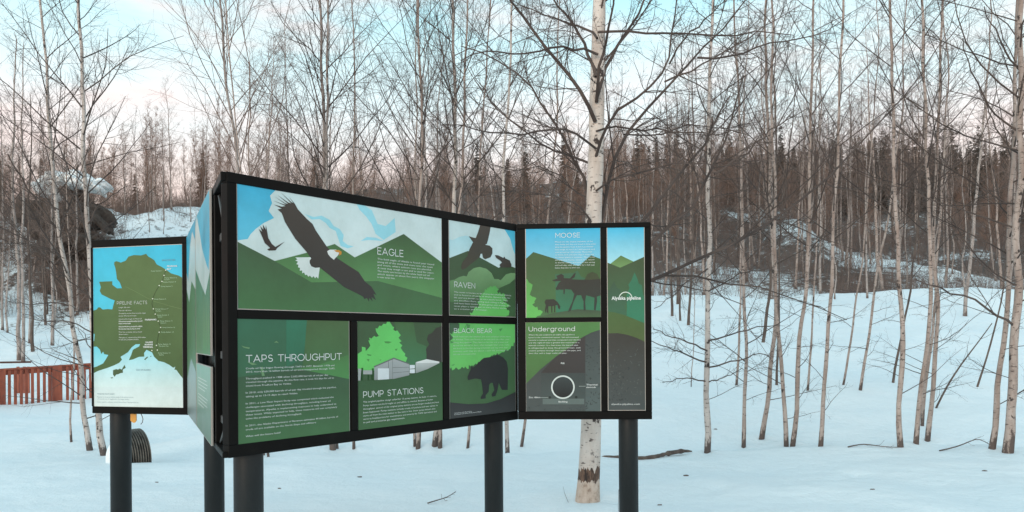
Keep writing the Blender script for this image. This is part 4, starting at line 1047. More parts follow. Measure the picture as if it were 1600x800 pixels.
# ---- trunks of the near row and the bank, read off the photograph
near_list = [
 ([(1104, 708), (1106, 600), (1107, 480), (1106, 400), (1107, 300), (1108, 200), (1112, 60), (1115, -10)], 13, 'straight pale birch right of the kiosk with low bare side branches', dict(bark='bark_pale', n1=38, t0=.3, ang=62, Lmax=1.7, up=.03, dens=(9, 7), H=9, low=6, limbs=[([(1105, 548), (1082, 536), (1050, 527), (1020, 514)], 4, -.3), ([(1104, 566), (1075, 556), (1048, 545), (1012, 530)], 4, .3), ([(1105, 597), (1075, 590), (1035, 597)], 3.5, .2), ([(1107, 532), (1140, 526), (1180, 510), (1215, 508)], 4, .3), ([(1107, 574), (1140, 566), (1172, 562), (1190, 545), (1205, 560)], 4, -.3), ([(1107, 597), (1130, 592), (1160, 575)], 3, .3), ([(1107, 455), (1130, 440), (1160, 425), (1200, 420)], 3.5, .4), ([(1106, 420), (1075, 440), (1040, 470), (1022, 482)], 3.5, -.3)])),
 ([(1162, 702), (1164, 642), (1166, 568), (1165, 511), (1163, 445), (1160, 350), (1156, 200), (1150, 60), (1148, -10)], 8, 'thin upright brown birch right of the straight pale birch', dict(low=9, n1=34, t0=.12, ang=62, Lmax=1.3)),
 ([(1190, 688), (1201, 625), (1205, 555), (1212, 502), (1210, 424), (1205, 380), (1203, 290), (1200, 180), (1196, -10)], 10, 'birch with a dark bent foot whose trunk curves right then straightens', dict(low=9, n1=26, t0=.30)),
 ([(1228, 698), (1225, 625), (1219, 555), (1215, 502), (1211, 445), (1208, 380), (1212, 300), (1204, 200), (1208, 60), (1206, -10)], 9, 'left of two close birches, leaning left across its curved neighbour', dict(low=9, n1=24, t0=.34)),
 ([(1238, 698), (1245, 625), (1249, 555), (1254, 490), (1260, 424), (1262, 380), (1263, 300), (1266, 200), (1270, 60), (1272, -10)], 10, 'right of two close birches, leaning gently right up the bank', dict(low=9, n1=26, t0=.3, bark='bark')),
 ([(1282, 698), (1289, 625), (1293, 568), (1297, 467), (1300, 424), (1305, 300), (1310, 180), (1318, -10)], 9, 'lone slender birch on open snow between the close pair and the bent birch', dict(low=9, n1=26, t0=.28)),
 ([(1407, 699), (1404, 651), (1403, 625), (1409, 577), (1414, 520), (1411, 489), (1405, 459), (1403, 406), (1400, 360), (1400, 300), (1395, 180), (1390, 60), (1388, -10)], 11, 'bent birch with a black burl at its foot and a fork halfway up', dict(low=9, n1=28, t0=.3)),
 ([(1431, 695), (1433, 642), (1440, 590), (1449, 542), (1452, 476), (1453, 419), (1453, 360), (1450, 300), (1447, 200), (1442, 80), (1440, -10)], 10, 'left trunk of the three birches rising from one snow patch', dict(low=9, n1=28, t0=.34)),
 ([(1441, 666), (1446, 598), (1455, 546), (1460, 500), (1462, 440), (1470, 340), (1476, 240), (1480, 120)], 7, 'thin middle trunk behind the three birches of one snow patch', dict(low=9, n1=22, t0=.4, H=8.5)),
 ([(1449, 690), (1455, 620), (1463, 564), (1466, 511), (1465, 467), (1460, 415), (1460, 360), (1462, 280), (1468, 150), (1472, -10)], 10, 'right trunk of the three birches rising from one snow patch', dict(low=9, n1=28, t0=.3)),
 ([(1550, 701), (1556, 664), (1561, 599), (1569, 524), (1573, 446), (1576, 380), (1580, 280), (1585, 150), (1590, -10)], 12, 'leaning tan birch just left of the stout birch at the picture edge', dict(low=9, n1=32, t0=.25, Lmax=2.0)),
 ([(1573, 708), (1578, 651), (1584, 581), (1587, 511), (1590, 446), (1592, 380), (1595, 280), (1597, 150), (1594, 60), (1598, -10)], 19, 'stout birch with black scars at the right edge of the picture', dict(low=9, limbs=[([(1586, 511), (1562, 489), (1519, 467), (1475, 452), (1431, 437)], 6, -.8), ([(1590, 205), (1560, 190), (1540, 150), (1520, 120), (1507, 85), (1505, 60)], 5, .4), ([(1593, 110), (1575, 90), (1555, 50), (1538, 10)], 5, -.4), ([(1592, 240), (1570, 225), (1545, 180), (1530, 140)], 4, .6)], n1=40, t0=.2, Lmax=2.3, ang=58, twig='twig', dens=(8, 7), H=10)),
 # left of the kiosk
 ([(111, 694), (108, 667), (112, 635), (115, 590), (115, 520), (112, 440), (108, 380), (104, 300)], 4.5, 'pencil thin leaning sapling between the red railing and the map board', dict(H=5.5, n1=18, t0=.35, Lmax=1.0, twig='twig_mid')),
 ([(140, 704), (135, 667), (129, 618), (122, 555), (114, 511), (104, 420), (90, 354), (86, 311), (82, 250), (75, 165), (71, 90), (66, 40), (60, -10)], 11, 'slim curving birch in front of the railing, leaning left', dict(low=20, lowL=1.5, limbs=[([(88, 356), (62, 325), (36, 283), (12, 240)], 6, -.4), ([(107, 440), (70, 400), (40, 385), (8, 370)], 3, .4), ([(112, 480), (80, 470), (45, 480), (10, 470)], 3, -.4)], n1=36, t0=.24, ang=48, Lmax=1.8, dens=(10, 7), bark='bark_pale')),
 ([(164, 712), (157, 672), (151, 645), (147, 560), (143, 480), (140, 397), (138, 345), (132, 260), (129, 160), (125, 75), (122, -10)], 13, 'white birch rising behind the left edge of the map board', dict(low=20, lowL=1.5, limbs=[([(138, 350), (150, 325), (176, 302), (200, 290)], 4, .4), ([(143, 470), (115, 440), (85, 425), (50, 428)], 3.5, -.4), ([(145, 520), (110, 500), (70, 505), (35, 495)], 3, .4), ([(142, 440), (110, 380), (95, 330), (92, 290)], 3.5, -.3)], n1=38, t0=.26, ang=46, Lmax=2.1, dens=(10, 7), bark='bark_pale', H=10)),
 # above and behind the kiosk
 ([(520, 703), (512, 600), (507, 450), (505, 289), (505, 197), (503, 131), (501, 66), (501, -10)], 12, 'left and thicker stem of the twin birches above the eagle panel', dict(n1=38, t0=.3, ang=38, Lmax=2.4, dens=(10, 7), bark='bark_far', up=.06)),
 ([(526, 701), (517, 600), (513, 450), (511, 280), (511, 175), (511, 88), (514, -10)], 9, 'right and thinner stem of the twin birches above the eagle panel', dict(n1=26, t0=.34, ang=38, Lmax=1.9, bark='bark_far', up=.06)),
 ([(553, 705), (552, 600), (551, 450), (551, 297), (554, 175), (554, 88), (549, 22), (548, -10)], 6, 'very thin straight birch between the twin birches and the vase shaped birch', dict(n1=26, t0=.34, ang=40, Lmax=1.3, twig='twig_mid')),
 ([(653, 702), (656, 600), (658, 450), (658, 315), (658, 219), (656, 131), (654, 44), (652, -10)], 10, 'vase shaped birch with long steep limbs above the right end of the eagle panel', dict(n1=40, t0=.3, ang=34, Lmax=2.8, dens=(10, 7), up=.05)),
 ([(648, 700), (648, 600), (649, 450), (649, 306), (650, 131), (650, -10)], 5, 'thin stem touching the left side of the vase shaped birch', dict(n1=20, t0=.34, ang=36, Lmax=1.6)),
 ([(680, 699), (695, 600), (707, 450), (713, 324), (711, 219), (711, 109), (708, 44), (706, -10)], 13, 'pale smooth birch above the frame joint between the eagle and raven panels', dict(n1=36, t0=.32, ang=48, Lmax=2.1, bark='bark_pale', dens=(9, 7))),
 ([(688, 701), (692, 620), (700, 520), (712, 400), (722, 300), (726, 180), (728, 60), (730, -10)], 9, 'brown birch close behind the pale smooth birch, leaning right', dict(n1=26, t0=.36, ang=44, Lmax=1.7)),
 ([(731, 702), (738, 600), (744, 450), (748, 324), (750, 219), (759, 131), (763, 44), (765, -10)], 6, 'thin crooked birch above the raven panel, leaning right at the top', dict(n1=30, t0=.34, Lmax=1.7)),
 ([(793, 714), (790, 600), (786, 450), (785, 306), (794, 175), (798, 88), (799, -10)], 8.5, 'grey birch beside the kiosk post above the joint of the two wings', dict(n1=34, t0=.3, Lmax=2.0, bark='bark_pale', d=11.5)),
 ([(815, 698), (824, 640), (838, 520), (850, 400), (862, 300), (870, 200), (872, 80), (876, -10)], 6, 'thin birch leaning right from behind the kiosk post over the moose panel', dict(n1=28, t0=.34, Lmax=1.6)),
 ([(410, 712), (404, 600), (385, 420), (370, 262), (362, 175), (350, 100), (345, 40), (340, -10)], 9, 'tall spreading birch above the kiosk corner, leaning left at the top', dict(n1=40, t0=.36, ang=34, Lmax=2.8, dens=(9, 7), up=.05, bark='bark_far', twig='twig_mid')),
 ([(420, 714), (412, 600), (395, 420), (376, 262), (368, 200), (360, 120), (355, 30), (352, -10)], 5, 'thin second stem beside the spreading birch above the kiosk corner', dict(n1=20, t0=.36, ang=34, Lmax=1.6, twig='twig_mid')),
 ([(438, 705), (437, 500), (437, 271), (437, 197), (431, 153), (428, 120)], 4.5, 'slight birch with a short crown left of the twin birches', dict(n1=26, t0=.4, H=5.0, ang=44, Lmax=1.2, twig='twig_mid', d=13.0)),
 # saplings and dark stems on the right bank
 ([(1262, 611), (1267, 564), (1271, 467), (1276, 380), (1280, 280), (1284, 180)], 4.5, 'thin sapling on the bank behind the right one of the close pair', dict(n1=22, t0=.3, Lmax=1.3, H=8)),
 ([(1192, 535), (1201, 467), (1206, 424), (1210, 340), (1214, 240)], 6.5, 'dark leaning stem on the upper bank left of the crossing birches', dict(bark='bark_dark', n1=18, H=8)),
 ([(1151, 602), (1155, 546), (1157, 467), (1158, 380), (1158, 280)], 5, 'slight stem on the bank just left of the thin upright brown birch', dict(n1=18, H=8)),
 ([(1080, 604), (1082, 560), (1084, 500), (1085, 440), (1086, 390)], 2.2, 'wispy sapling left of the straight pale birch', dict(n1=10, H=3.6, Lmax=.6)),
 ([(1050, 494), (1049, 455), (1048, 400), (1046, 300)], 5.5, 'dark stem at the top of the bank nearest the kiosk', dict(bark='bark_dark', n1=16, H=8)),
 ([(1063, 501), (1062, 460), (1061, 400), (1060, 300)], 4, 'thin dark stem second from the kiosk at the top of the bank', dict(bark='bark_dark', n1=16, H=8)),
 ([(1076, 508), (1079, 460), (1081, 400), (1084, 290)], 5.5, 'dark stem with a thick foot third from the kiosk at the top of the bank', dict(bark='bark_dark', n1=16, H=8)),
 ([(1317, 602), (1326, 546), (1333, 494), (1341, 445), (1348, 393), (1360, 250), (1370, 120)], 4.5, 'thin leaning birch on the bank, left one of a parallel pair', dict(low=9, n1=22, t0=.35, H=9)),
 ([(1344, 610), (1350, 564), (1359, 515), (1363, 467), (1370, 419), (1383, 370), (1400, 260), (1412, 150)], 6, 'leaning birch on the bank, right one of a parallel pair', dict(low=9, n1=24, t0=.35, H=9)),
 ([(1396, 598), (1407, 541), (1413, 500), (1422, 445), (1431, 380), (1440, 260)], 5, 'thin dark stem crossing behind the bent birch with the burl', dict(bark='bark_dark', n1=20, H=8)),
 ([(1508, 494), (1512, 437), (1519, 389), (1530, 250), (1545, 100), (1550, -10)], 7.5, 'pale birch far up the bank between the three birches and the picture edge', dict(bark='bark_far', n1=26, t0=.34, twig='twig_mid', H=12)),
 ([(1527, 605), (1545, 542), (1558, 502), (1570, 440), (1580, 360)], 4, 'thin dark leaning sapling on the bank left of the tan birch', dict(bark='bark_dark', n1=14, H=6.5)),
 ([(1214, 602), (1216, 555), (1217, 500), (1218, 430), (1220, 330)], 5, 'short dark stem standing behind the crossing birches', dict(bark='bark_dark', n1=14, H=7)),
 # left middle distance
 ([(30, 563), (29, 506), (31, 430), (28, 406), (21, 325), (19, 264), (24, 160), (25, 50)], 9, 'left of two pale birches beyond the railing, wavering as it rises', dict(bark='bark_far', n1=36, t0=.25, twig='twig', H=11, Lmax=2.4)),
 ([(36, 565), (37, 500), (35, 440), (34, 380), (37, 300), (33, 240), (36, 150), (38, 60)], 7, 'right of two pale birches beyond the railing, straighter than its neighbour', dict(bark='bark_far', n1=30, t0=.3, twig='twig', H=10, Lmax=2.0)),
 ([(52, 549), (50, 501), (46, 440), (45, 360), (46, 260)], 6.5, 'dark brown stem beyond the railing right of the two pale birches', dict(bark='bark_dark', n1=24, H=9)),
 ([(71, 508), (69, 454), (66, 410), (64, 330)], 5, 'dark upright stem far beyond the railing by the frozen hollow', dict(bark='bark_dark', n1=18, H=8)),
 ([(4, 516), (3, 470), (6, 400), (4, 300), (2, 180)], 5, 'grey stem at the left edge of the picture beyond the railing', dict(bark='bark_far', n1=26, H=10)),
 ([(12, 520), (10, 470), (14, 400), (20, 300)], 4, 'thin grey stem just inside the left edge beyond the railing', dict(bark='bark_far', n1=20, H=8)),
]
for i, (pts, w_, lab, kw) in enumerate(near_list):
    kw = dict(kw); kw.setdefault('dens', (8, 8))
    traced(pts, w_, lab, 100 + i, **kw)

# extra long low limbs of single trees in the row, built as dead sticks of their own where they lean free
def stick(name, label, pts, w0, w1, d=None, cat='dead branch', mat='bark_dark', seed=0, side=6, ground=False):
    rng = rngp(seed)
    if ground: pp = [np.array(on_ground(*q)) + np.array([0, 0, h]) for q, h in pts]
    else: pp = [np.array(P(*q, d + .15 * j)) for j, q in enumerate(pts)]
    D_ = pp[0][1]
    q = resample(pp, 9); Ln = np.array([np.linalg.norm(q[-1] - q[0])])
    Rn = np.linspace(w0, w1, 9) * .68 / 2 / F * D_
    g = [tubes(q[None], Rn[None], 6)]
    P2, R2, N2 = spawn(rng, q[None], Rn[None], Ln, side, .2, .95, 38, .3, 5, .0 if ground else .03, .16, rmin=.0022)
    if ground:
        P2[:, :, 2] = np.maximum(P2[:, :, 2], ground_z(P2[:, :, 0], P2[:, :, 1]) + .004)
    g.append(tubes(P2, R2, 3))
    V, Q = cat_geo(g)
    o = link(name, np_mesh(name, V - pp[0][None], Q), None, M[mat], pp[0])
    return tag(o, label, cat)
b_ = on_ground(1462, 638)
stick('dead_stem', 'dead stem leaning right out of the snow beside the three birches', [(1461, 641), (1479, 603), (1505, 564), (1527, 537), (1550, 505)], 5, 2, b_.y, seed=5, cat='dead stem')
stick('fallen_branch', 'forked fallen branch on the snow left of the leaning tan birch', [((1468, 706), .01), ((1490, 704), .03), ((1510, 700), .06), ((1528, 694), .10), ((1546, 699), .03)], 3.2, 1.6, seed=6, ground=True)
stick('fallen_branch', 'thin fallen twig by the foot of the bent birch with the burl', [((1325, 700), .01), ((1350, 697), .03), ((1375, 701), .02), ((1402, 701), .01)], 3, 1.6, seed=7, ground=True)
stick('fallen_branch', 'small bare twig on the snow in front of the two middle posts', [((668, 789), .01), ((685, 786), .03), ((700, 782), .03), ((712, 779), .06)], 3, 1.4, seed=8, ground=True)
# ---------------------------------------------------------------- the far wood
def proto_birch(seed, H, r0, n1, t0, ang, Lmax, up, dens, rmin, bark, twig, lean=.0, name='birch_tree', cat='birch tree', topn=None, sides=6):
    rng = rngp(seed)
    k = 14; z = np.linspace(-.3, H, k)
    T = np.stack([np.cumsum(rng.normal(size=k) * .05) + lean * np.maximum(z, 0), np.cumsum(rng.normal(size=k) * .05), z], 1)
    T -= T[0] * np.array([1, 1, 0])
    s = np.linspace(0, 1, k); Rr = r0 * (1 - .9 * s) + r0 * .3 * np.exp(-s * 20)
    L1 = trunk_branches(rng, T, Rr, n1, t0, ang, Lmax, up, rmin)
    g = crown_geo(rng, L1, dens, rmin, up=up, sides=(4, 3, 3))
    return make_tree(name, T, Rr, g, (0, 0, 0), None, None, bark, twig, sides, cat, seed)

protos = [proto_birch(300 + i, H, r0, n1, t0, ang, Lm, up, dn, rm, bk, tw, ln) for i, (H, r0, n1, t0, ang, Lm, up, dn, rm, bk, tw, ln) in enumerate([
    (10.5, .062, 34, .32, 44, 1.9, .05, (8, 7), .0022, 'bark_far', 'twig_mid', .03),
    (11.5, .07, 38, .30, 38, 2.3, .05, (8, 7), .0022, 'bark_far', 'twig_mid', -.02),
    (9.5, .05, 30, .28, 50, 1.6, .04, (8, 7), .0022, 'bark_far', 'twig_mid', .06),
    (12.5, .078, 40, .36, 42, 2.4, .05, (8, 7), .0024, 'bark', 'twig_mid', -.05),
    (8.5, .042, 28, .24, 46, 1.4, .05, (8, 7), .0022, 'bark_far', 'twig_mid', .0),
    (10.0, .055, 34, .4, 36, 2.0, .06, (8, 7), .0022, 'bark_dark', 'twig_mid', .02),
])]
bushy = [proto_birch(340 + i, H, r0, 40, .12, 26, Lm, .05, (9, 7), .0045, 'bark_far', 'twig_warm', ln, 'bushy_tree', 'young tree') for i, (H, r0, Lm, ln) in enumerate([(7.5, .06, 2.3, .0), (6.0, .05, 1.9, .05), (8.5, .07, 2.5, -.04)])]

def proto_spruce(seed, H, wid):
    rng = rngp(seed)
    root = empty('spruce_tree', (0, 0, 0)); tag(root, None, 'spruce tree')
    z = np.linspace(-.4, H, 8); T = np.stack([z * 0, z * 0, z], 1); Rr = np.linspace(.11, .012, 8)
    V, Q = tubes(T[None], Rr[None], 6); link('trunk', np_mesh('trunk', V, Q), root, M['bark_dark'])
    # drooping whorled boughs, each a ragged fan of needle sprays
    n = 230
    zz = H * (.06 + .93 * rng.uniform(0, 1, n) ** .85); rel = zz / H
    ln = wid * (1 - rel) ** .8 * rng.uniform(.55, 1.25, n) + .10
    az = rng.uniform(0, 2 * math.pi, n)
    Vs, Fs = [], []
    for i in range(n):
        c_, s_ = math.cos(az[i]), math.sin(az[i]); m = max(4, int(ln[i] / .10))
        for j in range(m):
            f = (j + .5) / m
            for sd in (-1, 1):
                p = np.array([c_ * ln[i] * f, s_ * ln[i] * f, zz[i] - .38 * ln[i] * f + .12 * ln[i] * f * f])
                d = np.array([c_ * .7 - s_ * sd * .9, s_ * .7 + c_ * sd * .9, -.35 + rng.normal() * .25]); d /= np.linalg.norm(d)
                l = (.10 + .22 * (1 - f)) * rng.uniform(.7, 1.4) * (.5 + .5 * min(1, ln[i])); w_ = np.cross(d, rng.normal(size=3)); w_ = w_ / np.linalg.norm(w_) * l * .28
                o = len(Vs); Vs += [p - w_ * .6, p + d * l * .6 - w_, p + d * l, p + d * l * .6 + w_]; Fs.append([o, o + 1, o + 2, o + 3])
    link('crown', np_mesh('crown', np.array(Vs), np.array(Fs), False), root, M['needle'])
    return root
spruces = [proto_spruce(400, 9.0, 1.6), proto_spruce(401, 7.5, 1.3), proto_spruce(402, 10.5, 1.7)]

def u_to_x(px, y): return (px - 800) / F * y
rs_ = random.Random(21)
used = []
def scatter(n, px0, px1, d0, d1, pr, label, group, sc=(.8, 1.2), mind=.55, dens_near=1.0):
    k = 0; tries = 0
    while k < n and tries < n * 60:
        tries += 1
        px = rs_.uniform(px0, px1); y = d0 + (d1 - d0) * rs_.random() ** dens_near
        x = u_to_x(px, y)
        if any((x - a) ** 2 + (y - b_) ** 2 < mind ** 2 for a, b_ in used): continue
        used.append((x, y)); k += 1
        o = pr[rs_.randrange(len(pr))]
        s_ = rs_.uniform(*sc)
        lab = label[rs_.randrange(len(label))] if isinstance(label, list) else label
        loc = (x, y, gz(x, y) - .02); rz = rs_.uniform(0, 6.28)
        if not o.get('placed'):
            o['placed'] = 1; o.location = loc; o.rotation_euler = (0, 0, rz); o.scale = (s_,) * 3; tag(o, lab, None, group)
        else:
            c = copy_tree(o, loc, rz, s_, lab, group)
scatter(56, 1015, 1640, 28, 46, protos, 'slim bare birch standing in the thick wood at the top of the right bank', 'birches at the top of the right bank', sc=(.6, 1.0))
scatter(44, 1000, 1660, 46, 66, protos, 'distant bare birch in front of the dark spruces right of the kiosk', 'distant birches in front of the spruces', sc=(.65, 1.05))
scatter(20, 380, 1010, 20, 44, protos, 'bare birch of the wood seen over the top of the kiosk', 'birches seen over the kiosk', sc=(.7, 1.05))
scatter(44, 380, 1010, 44, 75, protos + bushy, 'distant brown birch of the wood seen over the top of the kiosk', 'distant birches seen over the kiosk', sc=(.5, .85))
scatter(16, -60, 150, 30, 46, protos, 'bare birch in the wood beyond the red railing', 'birches beyond the railing', sc=(.7, 1.0))
scatter(10, 190, 330, 50, 58, protos[:3] + protos[4:5], 'thin pale birch on the snowy rock slope above the map board', 'birches on the rock slope', sc=(.55, .85))
scatter(64, -80, 420, 54, 80, bushy, 'reddish brown bushy young tree on the left skyline', 'bushy young trees on the left skyline', sc=(.6, 1.0), mind=.9)
scatter(44, 420, 1010, 52, 100, bushy, 'reddish brown bushy tree behind the birches over the kiosk', 'bushy trees over the kiosk', sc=(.7, 1.1), mind=.9)
scatter(44, 1010, 1660, 42, 78, bushy, 'brown twiggy young tree among the birches right of the kiosk', 'twiggy young trees on the right', sc=(.4, .8), mind=.9)
scatter(170, 1200, 1700, 66, 104, spruces, 'dark narrow spruce in the dense spruce stand on the right skyline', 'spruces on the right skyline', sc=(.48, .76), mind=.9)
scatter(44, 990, 1230, 78, 104, spruces, 'dark spruce among brown trees on the skyline just right of the big birch', 'spruces on the skyline right of the big birch', sc=(.45, .7), mind=1.2)
scatter(60, 940, 1320, 56, 86, bushy, 'brown bushy tree in the wood right of the big birch', 'bushy trees right of the big birch', sc=(.6, 1.0), mind=.8)
scatter(9, 700, 1020, 72, 100, spruces, 'dark spruce among bare trees on the skyline behind the big birch', 'spruces on the middle skyline', sc=(.5, .75), mind=1.2)
scatter(8, -40, 560, 62, 90, spruces, 'small dark spruce among brown bushes on the left skyline', 'spruces on the left skyline', sc=(.5, .75), mind=1.2)

# undergrowth: one thicket of bare shoots nobody could count
rng = rngp(77)
def thicket(n, px0, px1, d0, d1, h0, h1):
    px = rng.uniform(px0, px1, n); y = rng.uniform(d0, d1, n); x = (px - 800) / F * y
    keep = vnoise(x / 3.0, y / 3.0, 9) + .5 > rng.uniform(.15, .75, n)
    keep &= ~((np.abs(x - 19.5 - (44 - y) * .5) < 3.6) & (np.abs(y - 42) < 5)) | (rng.uniform(0, 1, n) < .15)
    x, y = x[keep], y[keep]; m = len(x)
    z = ground_z(x, y); h = rng.uniform(h0, h1, m) * rng.uniform(.5, 1, m)
    a = rng.uniform(0, 6.28, m); ln = rng.uniform(.05, .55, m)
    b0 = np.stack([x, y, z - .05], 1)
    d1_ = np.stack([np.cos(a) * ln, np.sin(a) * ln, np.ones(m)], 1)
    p1 = b0 + d1_ * h[:, None] * .5 + rng.normal(size=(m, 3)) * .05
    p2 = p1 + (d1_ + rng.normal(size=(m, 3)) * .35) * h[:, None] * .5
    Pn = np.stack([b0, p1, p2], 1); R0 = .004 + .004 * rng.uniform(0, 1, m) * h
    Rn = R0[:, None] * np.array([1, .75, .4])[None]
    g = [tubes(Pn, Rn, 3)]
    Pc, Rc, _ = spawn(rng, Pn, Rn, h, 4, .2, .95, 35, .4, 3, .05, .15, rmin=.0035)
    g.append(tubes(Pc, Rc, 3))
    return g
g = thicket(12000, 1000, 1680, 36, 62, .4, 2.6) + thicket(6000, 480, 1010, 66, 120, 1.5, 4.0) + thicket(3500, 1000, 1680, 31, 38, .2, 1.3) + thicket(5000, 380, 1010, 30, 62, .5, 2.4) + thicket(10000, -120, 200, 38, 60, .4, 2.4) + thicket(1500, 200, 420, 52, 58, .3, 1.2) + thicket(4500, 180, 430, 57, 74, .8, 2.6) + thicket(9000, -100, 1750, 84, 140, 2.0, 5.5) + thicket(3200, 40, 190, 39, 43.5, .6, 3.2) + thicket(6500, 380, 1680, 60, 84, 1.2, 3.6)
V, Q = cat_geo(g)
tag(link('undergrowth', np_mesh('undergrowth', V, Q), None, M['twig_mid']), kind='stuff')
# ---------------------------------------------------------------- red wooden railing on the left
m, t, b = new_mat('red_stained_wood', (.30, .08, .04), .6)
n1 = noise_node(t, 1.0, 4, .6, mscale=(9, 9, 2)); r1 = ramp_node(t, [(.3, (.18, .040, .021)), (.7, (.37, .092, .046))]); t.links.new(n1.outputs[0], r1.inputs[0]); t.links.new(r1.outputs[0], b.inputs['Base Color'])
M['red_wood'] = m
M['red_dark'] = var_mat('dark_stained_wood', (.06, .026, .02), (.10, .045, .035), 4)
ra = Vector(((-60 - 800) / F * 19.0, 19.0, 0)); rb = Vector(((150 - 800) / F * 21.2, 21.2, 0))
RU = (rb - ra).normalized(); RL = (rb - ra).length
rrot = Matrix((RU, Vector((0, 0, 1)).cross(RU), Vector((0, 0, 1)))).transposed()
def rail_at(px):  # distance along the railing seen at this picture column
    r = ray(px, 590); n_ = Vector((0, 0, 1)).cross(RU); k = ra.dot(n_) / Vector((r.x, 1, 0)).dot(n_)
    return (Vector((r.x * k, k, 0)) - ra).dot(RU), k
def zrow(py, d): return EYE + (HZ - py) / F * d
rail = empty('wooden_railing', ra + RU * 1.0); tag(rail, 'red brown wooden railing with upright slats half sunk in the snow', 'railing')
RO = Vector(rail.location)
def rbox(name, u0, u1, z0, z1, th, off=0.0, mat='red_wood', bev=.006):
    c_ = ra + RU * ((u0 + u1) / 2) + Vector((0, 0, (z0 + z1) / 2)) + Vector((0, 0, 1)).cross(RU) * off
    return BM().box(c_, (u1 - u0, th, z1 - z0), rrot, bev).build(name, M[mat], rail, RO)
zt0 = zrow(571, 19.6)
# the cap rail climbs gently with the ground
pa, pb = rail_at(-55)[0], rail_at(148)[0]
za, zb = zrow(574.5, 19.05), zrow(563, 21.2)
def top(u): return za + (zb - za) * (u - pa) / (pb - pa)
def skew_box(name, u0, u1, dz0, dz1, th, mat, off=0.0):
    bm = bmesh.new(); n_ = Vector((0, 0, 1)).cross(RU); vs_ = []
    for u_ in (u0, u1):
        for o_ in (-th / 2, th / 2):
            for dz in (dz0, dz1): vs_.append(bm.verts.new(ra + RU * u_ + n_ * (o_ + off) + Vector((0, 0, top(u_) + dz)) - RO))
    for f in ((0, 1, 3, 2), (4, 6, 7, 5), (0, 4, 5, 1), (2, 3, 7, 6), (0, 2, 6, 4), (1, 5, 7, 3)): bm.faces.new([vs_[i] for i in f])
    bmesh.ops.recalc_face_normals(bm, faces=bm.faces)
    bmesh.ops.bevel(bm, geom=list(bm.edges), offset=.006, segments=1, affect='EDGES')
    me = bpy.data.meshes.new(name); bm.to_mesh(me); bm.free()
    return link(name, me, rail, M[mat])
skew_box('top_rail', pa, pb, -.035, .012, .16, 'red_wood')
skew_box('side_rail', pa, pb, -.15, -.036, .036, 'red_wood', -.03)
for px in range(-50, 145, 9):
    if 78 < px < 97: continue
    u_, d_ = rail_at(px + (px % 4) * .3)
    p_ = ra + RU * u_; g_ = gz(p_.x, p_.y)
    rbox('slat', u_ - .033, u_ + .033, g_ - .15, top(u_) - .04, .03, -.065)
for px, w_ in ((88, .115), (3, .06), (-46, .11)):
    u_, d_ = rail_at(px); p_ = ra + RU * u_; g_ = gz(p_.x, p_.y)
    rbox('post', u_ - w_, u_ + w_, g_ - .3, top(u_) - .002, .12, -.03)
# second, far railing of the same footbridge
fr_ = empty('wooden_railing', P(0, 620, 21.8)); tag(fr_, 'dark far railing just showing above the red railing at the left edge', 'railing')
FO = Vector(fr_.location)
bm = BM(); a_, b2 = P(-60, 569, 21.6), P(49, 564, 22.4)
bm.box((a_ + b2) / 2, ((b2 - a_).length, .14, .05), Matrix.Rotation(math.atan2(b2.y - a_.y, b2.x - a_.x), 3, 'Z'), .006).build('top_rail', M['red_dark'], fr_, FO)
for px in (-50, -38, -26, -14, 28, 38, 44):
    q = P(px, 570, 22.0); g_ = gz(q.x, q.y)
    BM().box((q.x, q.y, (q.z - .05 + g_ - .1) / 2), (.07, .04, q.z - .05 - g_ + .1), None, .005).build('slat', M['red_wood'], fr_, FO)

# ---------------------------------------------------------------- corrugated culvert pipe in the drift
m, t, b = new_mat('galvanised_pipe', (.10, .095, .085), .5, .3)
nn = noise_node(t, 8, 4, .6); r1 = ramp_node(t, [(.35, (.06, .056, .05)), (.7, (.20, .185, .16))]); t.links.new(nn.outputs[0], r1.inputs[0]); t.links.new(r1.outputs[0], b.inputs['Base Color'])
M['pipe'] = m
dp = 10.75
ce = P(220, 712, dp); ax = Vector((-.69, -.72, -.02)).normalized()
bm = BM(); pts, rad = [], []
k = 50
for i in range(k):
    f = i / (k - 1); pts.append(ce + ax * (f * .26)); rad.append(.345 + .026 * math.sin(i * 1.05))
bm.tube(pts, rad, 40, cap=False)
bm.tube([ce + ax * .004, ce + ax * .02], .35, 40)
cul = bm.build('culvert_pipe', M['pipe'], None, ce); cul.location = ce
tag(cul, 'dark ribbed metal culvert pipe half buried in snow beside the map board post', 'pipe')
# snow packed in the pipe's end
bm = bmesh.new(); bmesh.ops.create_icosphere(bm, subdivisions=4, radius=1)
for v in bm.verts:
    n_ = vnoise(v.co.x * 2.2 + 3, v.co.z * 2.2 + v.co.y, 12); v.co *= 1 + .2 * float(n_)
    v.co = Vector((v.co.x * .16, v.co.y * .26, v.co.z * .28))
for f in bm.faces: f.smooth = True
me = bpy.data.meshes.new('snow_heap'); bm.to_mesh(me); bm.free()
tag(link('snow_heap', me, None, M['snow'], ce + ax * .25), 'lump of snow packed against the end of the ribbed culvert pipe', 'snow heap')

